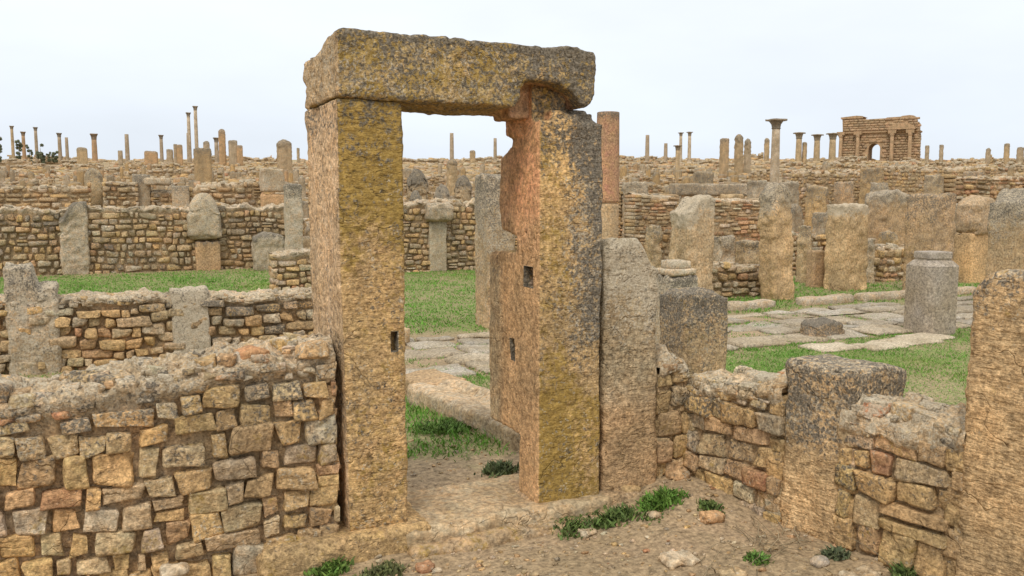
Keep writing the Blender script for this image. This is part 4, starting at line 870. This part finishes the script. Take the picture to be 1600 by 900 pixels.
for q in ((5, 210, 13, 140, 'dark round tree at the far left edge of the skyline'), (38, 218, 11, 150, 'dark tree between the first and second capped columns'), (54, 222, 9, 150, 'small tree between the second and third capped columns'), (71, 224, 12, 150, 'bushy tree right beside the third capped column'),
          (93, 232, 10, 150, 'low tree left of the dark capped column'), (83, 236, 7, 150, 'tiny tree left of the low tree by the dark capped column')): bush(*q, seed=int(q[0]) + 1)

# ------------------------------------------------------------------ the ruined town on the slope
ZONES = [(-400, 120, 'at the far left'), (120, 240, 'below the lone bare shaft'), (240, 360, 'below the two tallest columns'), (360, 480, 'left of the doorway'), (480, 625, 'behind the left doorpost'), (625, 830, 'seen through the doorway'),
         (830, 1000, 'beside the red column'), (1000, 1120, 'below the slim column pair'), (1120, 1190, 'below the three big piers'), (1190, 1300, 'around the large pale column'), (1300, 1440, 'below the arch'), (1440, 1530, 'right of the arch'), (1530, 2200, 'at the far right')]
BANDS = [(0, 33, 'at the slope foot'), (33, 46, 'low on the slope'), (46, 68, 'on the lower slope'), (68, 95, 'halfway up the slope'), (95, 130, 'high on the slope'), (130, 500, 'along the crest')]
def where(px, D):
    z = [q[2] for q in ZONES if q[0] <= px < q[1]]; b = [q[2] for q in BANDS if q[0] <= D < q[1]]; return b[0] + ' ' + (z[0] if z else 'at the edge')
rg = np.random.default_rng(99)
def town():
    D = 24.; row = 0; nw = 0; npost = 0
    while D < 196:
        px = -160 + rg.uniform(0, 60)
        while px < 1760:
            Lm = rg.uniform(2.2, 7.5) * (1 + D / 160); lp = Lm * FPX / D * .75
            pc = px + lp / 2; X, Y, zg = at(pc, D * rg.uniform(.96, 1.04))
            hid = 500 < px and px + lp < 622 or (845 < px and px + lp < 930)
            open_ = (D < 27 and px < 460)
            cross = rg.random() < .42
            if not hid and not open_ and rg.random() < .62:
                ang = (math.pi / 2 if cross else 0) + rg.normal(0, .02); h = rg.uniform(.45, 1.25) * (.95 if D > 45 else .85)
                sd = int(rg.integers(1, 9999)); Lw = Lm * (.6 if cross else 1); ox = X - math.cos(ang) * Lw / 2; oy = Y - math.sin(ang) * Lw / 2
                pts = [(q * Lw / 5, max(.15, h * rg.uniform(.35, 1.2))) for q in range(6)]
                warm = rg.random(); w = (5, 5, 2, 2.5, .5, 1.5, .8) if warm < .6 else ((2, 3, 5, 1, .2, 2, .8) if warm < .8 else (3, 3, 1, 4, 3, 1, 1)); tone = 'tan' if warm < .6 else ('grey' if warm < .8 else 'reddish')
                cs = max(.15, D * .0034); sw_ = cs * 1.45
                zb = min(float(terrain(ox, oy)), float(terrain(ox + math.cos(ang) * Lw, oy + math.sin(ang) * Lw))) - .15
                hs = 'high' if h > 1. else ('low' if h < .7 else 'knee-high'); 
                size = 'long' if Lw > 5 * (1 + D / 160) else ('short' if Lw < 3.5 * (1 + D / 160) else 'mid-length')
                lab = f'{size} {tone} {hs} wall ' + ('running uphill ' if cross else 'running across ') + where(pc, D)
                masonry('ruined_wall', lab, 'wall', (ox, oy), ang, Lw, rg.uniform(.45, .7), zb, prof_top([(a, b + .15) for a, b in pts], .11 + .0010 * D, sd, 1.6), course=cs, sw=sw_, n=(2, 1, 2) if D > 60 else (3, 2, 3), w=w, seed=sd,
                        group='ruined walls ' + where(pc, D), mat=M_FAR, lich=.3, both=False, core_res=max(.1, D * .0035), rubble=min(2.2, 110 / D), gap=cs * .28, rr=.5, amp=.12 if D < 60 else 0, warp=.24, jit=.04, recess=.04, wav=.12, tmul=.84); nw += 1
            # uprights and tumbled blocks around
            for q in range(rg.integers(2, 4) + (D > 60)):
                p2 = px + rg.uniform(0, lp + 20); D2 = D * rg.uniform(.97, 1.05); X, Y, zg = at(p2, D2)
                if (505 < p2 < 620) or (850 < p2 < 925) or (D2 < 27 and p2 < 470) or npost > 640: continue
                up_ = rg.random() < .50; wd = rg.uniform(.35, .6) if up_ else rg.uniform(.5, 1.1); hh = rg.uniform(.8, 1.7) if up_ else rg.uniform(.3, .75)
                tt = [TAN, OCH, GRY, PNK, PAL * .85][rg.integers(5)] * rg.uniform(.68, 1.0); sd = int(rg.integers(1, 9999)); tn = 'grey' if tt[0] < .38 and tt[2] > .19 else ('orange' if tt[2] < .16 else 'tan')
                acc = Acc(); rdm = rg.random(); a_ = rg.uniform(.02, .2)
                block_mesh(acc, (0, 0, 0), (wd, wd * rg.uniform(.6, 1.1), hh + .1), max(.05, D2 * .003), wd * (.06 if up_ else .12), tt, amp=.03 if up_ else .08, freq=3.5, seed=sd, maskf=weather(0, .2, .1, .2, .2, .4, .4), topf=(lambda u, v, a_=a_: 1 - a_ * u * u), lean=(rg.normal(0, .02), 0))
                if up_:
                    hs = 'tall' if hh > 1.45 else 'short'; o = acc.build('standing_stone', M_FAR, None, (X, Y, zg - .1), rg.normal(0, .1)); tag(o, f'{hs} {tn} standing stone ' + where(p2, D2), 'standing stone', 'standing stones ' + where(p2, D2))
                else:
                    hs = 'wide' if wd > .8 else 'small'; o = acc.build('fallen_block', M_FAR, None, (X, Y, zg - .1), rg.uniform(-.5, .5)); tag(o, f'{hs} {tn} fallen block ' + where(p2, D2), 'fallen block', 'fallen blocks ' + where(p2, D2))
                npost += 1
            px += lp * rg.uniform(.85, 1.25) + rg.uniform(0, 30)
        D *= 1.085 if D < 60 else 1.10; row += 1
    print('town', nw, npost)
town()
# scattered rubble that nobody could count
def scatter_rubble():
    rg = np.random.default_rng(5); acc = Acc(); N = 13000
    D = 23 * (200 / 23) ** rg.random(N); px = rg.uniform(-120, 1720, N); X, Y = [], []
    lat = (px - 800) / FPX * D; t = Fv[:2] / np.linalg.norm(Fv[:2]); X = t[0] * D + Rv[0] * lat; Y = t[1] * D + Rv[1] * lat
    keep = ~((D < 26) & (px < 900)); X, Y, D = X[keep], Y[keep], D[keep]; N = len(X); s = rg.uniform(.10, .36, N) * (1 + D / 120)
    C = np.stack([X, Y, terrain(X, Y) + s * .15], 1); S = np.stack([s * rg.uniform(.9, 1.6, N), s * rg.uniform(.8, 1.3, N), s * rg.uniform(.5, .9, N)], 1)
    stones(acc, C, S, 2, rg, pick_tints(rg, N, (4, 4, 3, 2, .8, 3, .6)), np.tile([.2, .1, 0, .3], (N, 1)), rr=.5, amp=0, warp=.25)
    tag(acc.build('rubble', M_FAR), 'loose rubble strewn over the slope', 'rubble', None, 'stuff')
scatter_rubble()

# ------------------------------------------------------------------ small things on the foreground earth
def pebbles():
    rg = np.random.default_rng(8); acc = Acc(); N = 1500; X = rg.uniform(.3, 3.4, N); Y = 2.3 + rg.random(N) ** .8 * 1.75
    ins = rg.random(N) < .15; Y[ins] = rg.uniform(4.5, 6, ins.sum()); X[ins] = rg.uniform(1.4, 2.3, ins.sum())
    s = .006 + .016 * rg.random(N) ** 3; C = np.stack([X, Y, gz(X, Y) + s * .2], 1); S = np.stack([s * 1.5, s * 1.1, s * .8], 1) * rg.uniform(.8, 1.3, (N, 3))
    stones(acc, C, S, 2, rg, pick_tints(rg, N, (2, 4, 3, 2, .6, 3, .5)), np.tile([0, 0, 0, .2], (N, 1)), rr=.6, amp=0, warp=.3)
    tag(acc.build('gravel', M_MAS), 'small pebbles strewn on the bare earth', 'gravel', None, 'stuff')
pebbles()
loose = [(664, 872, .075, RED, 'round reddish-white stone in front of the threshold, the left one of a pair'), (682, 876, .04, PAL, 'tiny white chip beside the round reddish-white stone'), (760, 870, .035, TAN, 'small tan pebble centred in front of the threshold'), (918, 817, .085, PAL * .85, 'pale stone at the edge of the weeds below the right doorpost'),
         (1022, 808, .07, PAL * .8, 'small flat stone in the weeds by the corner'), (1062, 868, .15, PAL * .95, 'flat pale slab fragment lying on the bare earth'), (1112, 812, .10, PNK, 'orange stone on the earth right of the weeds'), (1282, 872, .075, np.array([.55, .56, .56]), 'bluish-white stone at the foot of the stump post'),
         (1145, 893, .10, TAN, 'flat tan stone at the bottom edge of the photo'), (1058, 762, .11, PNK, 'leaning stone piece at the foot of the corner'), (985, 775, .10, OCH, 'yellowish stone against the foot of the broken upright'), (778, 803, .065, PAL, 'whitish stone lying on the threshold front edge'),
         (835, 893, .045, TAN, 'small brown stone near the bottom centre'), (1010, 850, .03, RED, 'tiny red chip on the bare earth'), (1350, 895, .16, PAL * .85, 'broad pale stone cut by the bottom edge near the right wall'), (1205, 850, .06, TAN, 'small stone among the dry twigs'), (700, 835, .07, OCH, 'yellow stone against the threshold near the left doorpost'),
         (272, 893, .10, PAL, 'whitish stone at the foot of the left rubble wall')]
for k, (px, py, s, tt, lab) in enumerate(loose):
    P = G(px, py, .02); rg_ = np.random.default_rng(k + 50)
    if px == 778: P[2] = .06
    if px == 272: P = PY(px, py, 4.06)
    z = float(gz(P[0], P[1])) - .2 * s * .4 if px not in (778, 272) else P[2] - .02
    simple('loose_stone', lab, 'stone', [dict(c=(P[0], P[1], z), s=(s * 1.15, s * .85, s * rg_.uniform(.4, .6) * (.5 if s > .12 else 1)), res=.012, r=s * .18, tint=tt, mask=(.05, 0, 0, .25), amp=s * .18, freq=14, seed=k)], M_SMO)

# grass, weeds, twigs
def blades(X, Y, Z, h, w, lean, tint, rg, seg=1):
    N = len(X); a = rg.uniform(0, 2 * math.pi, N); d = np.stack([np.cos(a), np.sin(a), np.zeros(N)], 1); b = rg.uniform(0, 2 * math.pi, N); l = np.stack([np.cos(b), np.sin(b), np.zeros(N)], 1) * (lean * rg.uniform(.2, 1, N))[:, None]
    P = np.stack([X, Y, Z], 1); up_ = np.array([0, 0, 1.]); w = w[:, None]; h = h[:, None]
    v0 = P - d * w * .5; v1 = P + d * w * .5; v2 = P + l * .45 + up_ * h * .6 + d * w * .45; v3 = P + l * .45 + up_ * h * .6 - d * w * .45; tip = P + l + up_ * h
    V = np.stack([v0, v1, v2, v3, tip + d * w * .08, tip - d * w * .08], 1); I = np.arange(N)[:, None] * 6
    Q = np.concatenate([I + np.array([[0, 1, 2, 3]]), I + np.array([[3, 2, 4, 5]])], 0); return V.reshape(-1, 3), Q, np.repeat(tint, 6, 0)
def grass():
    rg = np.random.default_rng(77); acc = Acc()
    for (x0, x1, y0, y1, N, hh, ww) in ((3.7, 12, 3.0, 7.9, 130000, .035, .005), (1.1, 2.8, 5.0, 7.4, 9000, .06, .0065), (2.6, 3.7, 6.9, 7.9, 3500, .05, .005), (-3.5, 10, 10.1, 21.5, 110000, .04, .011), (8.3, 24, 10.0, 14.2, 40000, .05, .010), (-3, 2, 8.4, 9.7, 5000, .05, .007), (2.4, 14, 7.5, 10, 42000, .04, .007)):
        X = rg.uniform(x0, x1, N); Y = rg.uniform(y0, y1, N); g = grass_amount(X, Y) + .6 * ((y0 == 7.5) * (n2(X * 2.4, Y * 2.4, 7, 2) > .0)); k = rg.random(N) < g * .95 * (.55 + .7 * (n2(X * 5, Y * 5, 50, 3) > -.2)); X, Y = X[k], Y[k]; n = len(X)
        dry = .45 * sstep(.25, .9, n2(X * .7, Y * .7, 45, 3) + .35 * n2(X * 4, Y * 4, 46, 2))[:, None]
        t = (np.array([.11, .25, .03]) * (1 - dry) + np.array([.235, .25, .065]) * dry) * rg.uniform(.7, 1.35, (n, 1)); h = hh * rg.uniform(.5, 1.5, n) * (.7 + .6 * (n2(X * 2, Y * 2, 51, 2) + .5))
        h = h * .62; acc.add(*blades(X, Y, gz(X, Y) - .004, h, ww * rg.uniform(.7, 1.5, n), h * 1.5, t, rg))
    tag(acc.build('grass', M_LEAF, smooth=False), 'short green grass of the courts and between the paving', 'grass', None, 'stuff')
grass()
def weed(px, py, wpx, label, seed, z=.02, n=420, h=.07, tone=(.085, .14, .035), flat=.7, Yp=None):
    rg = np.random.default_rng(seed); P = G(px, py, z) if Yp is None else PY(px, py, Yp); R = wpx * P[1] / FPX / 2 * 1.3
    n = int(n * 1.1); q = rg.normal(0, 1, (9, 2)) * R * .40 * np.array([1, flat]); k = rg.integers(0, 9, n); X = q[k, 0] + rg.normal(0, R * .26, n); Y = q[k, 1] + rg.normal(0, R * .2, n)
    zg = float(gz(P[0], P[1])); Z = gz(P[0] + X, P[1] + Y) - zg; hh = h * .42 * rg.uniform(.3, 1.3, n) * np.exp(-(X ** 2 + Y ** 2) / (R * R * 1.2)) + .01
    t = (np.array(tone) * .85 + np.array([.02, .01, .005])) * rg.uniform(.6, 1.7, (n, 1)) * rg.uniform(.9, 1.1, (n, 3)); acc = Acc(); acc.add(*blades(X, Y, Z + rg.uniform(0, .4, n) * hh, hh, rg.uniform(.008, .02, n), hh * 1.3, t, rg))
    tag(acc.build('weed_clump', M_LEAF, None, (P[0], P[1], zg), smooth=False), label, 'weeds')
weed(782, 735, 62, 'dark green weed clump inside the doorway at the foot of the right doorpost', 1, z=.06, tone=(.08, .12, .05), n=500, h=.09)
weed(880, 806, 90, 'spreading weeds below the right doorpost, leftmost patch', 2, n=550); weed(960, 796, 90, 'weeds in front of the broken upright stone', 3, n=600, z=.05); weed(1042, 782, 70, 'fresh green leafy weeds at the wall corner', 4, n=600, z=.07, h=.10, tone=(.09, .19, .03))
weed(1184, 866, 42, 'small isolated green tuft on the bare earth', 5, n=260, h=.05, tone=(.10, .2, .04)); weed(1420, 888, 60, 'weeds at the foot of the right rubble wall', 6, n=400, h=.08); weed(520, 886, 70, 'green weeds at the foot of the left rubble wall', 7, n=420, Yp=3.98, tone=(.09, .17, .03))
weed(600, 880, 70, 'dull low weeds in front of the left doorpost', 8, n=380, h=.045, tone=(.09, .11, .04)); weed(1310, 862, 46, 'grey-green weeds at the foot of the stump post', 9, n=260, h=.07, tone=(.09, .12, .06)); weed(700, 668, 110, 'broad-leaved weeds along the kerb inside the doorway', 10, n=900, z=.04, h=.07, tone=(.10, .19, .04))
weed(1105, 800, 50, 'sparse weeds right of the wall corner', 11, n=160, h=.05)
def twigs(px, py, label, seed, n=26, L0=.28, Rr=.10):
    rg = np.random.default_rng(seed); P = G(px, py, .02); zg = float(gz(P[0], P[1])); acc = Acc()
    for k in range(n):
        a = rg.uniform(0, 2 * math.pi); el = rg.uniform(.0, 1.1) ** 1.5; ln = L0 * rg.uniform(.4, 1.1); s = np.array([rg.normal(0, Rr), rg.normal(0, Rr * .6), .01]); r = rg.uniform(.0018, .0034)
        pts = [s]
        for j in range(5): a += rg.normal(0, .35); el = max(0.02, el - .15 + rg.normal(0, .1)); pts.append(pts[-1] + ln / 5 * np.array([math.cos(a) * math.cos(el), math.sin(a) * math.cos(el), math.sin(el)]))
        pts = np.array(pts); V = []
        for p in pts: V += [p + np.array([r, 0, 0]), p + np.array([-r * .5, r, 0]), p + np.array([-r * .5, -r * .3, r * 1.2])]
        I = np.arange(len(V)).reshape(-1, 3); J = np.roll(I, -1, 1); acc.add(V, np.stack([I[:-1], J[:-1], J[1:], I[1:]], -1).reshape(-1, 4), np.array([.40, .32, .20]) * rg.uniform(.5, 1.1))
    tag(acc.build('dry_twigs', M_LEAF, None, (P[0], P[1], zg)), label, 'twigs')
twigs(1215, 842, 'tangle of dry twigs in front of the stump post', 1, 34); twigs(1410, 886, 'thin dry stalks at the foot of the right rubble wall', 2, 12, .3, .12); twigs(1120, 880, 'few dry twigs on the bare earth', 3, 12, .2, .16)
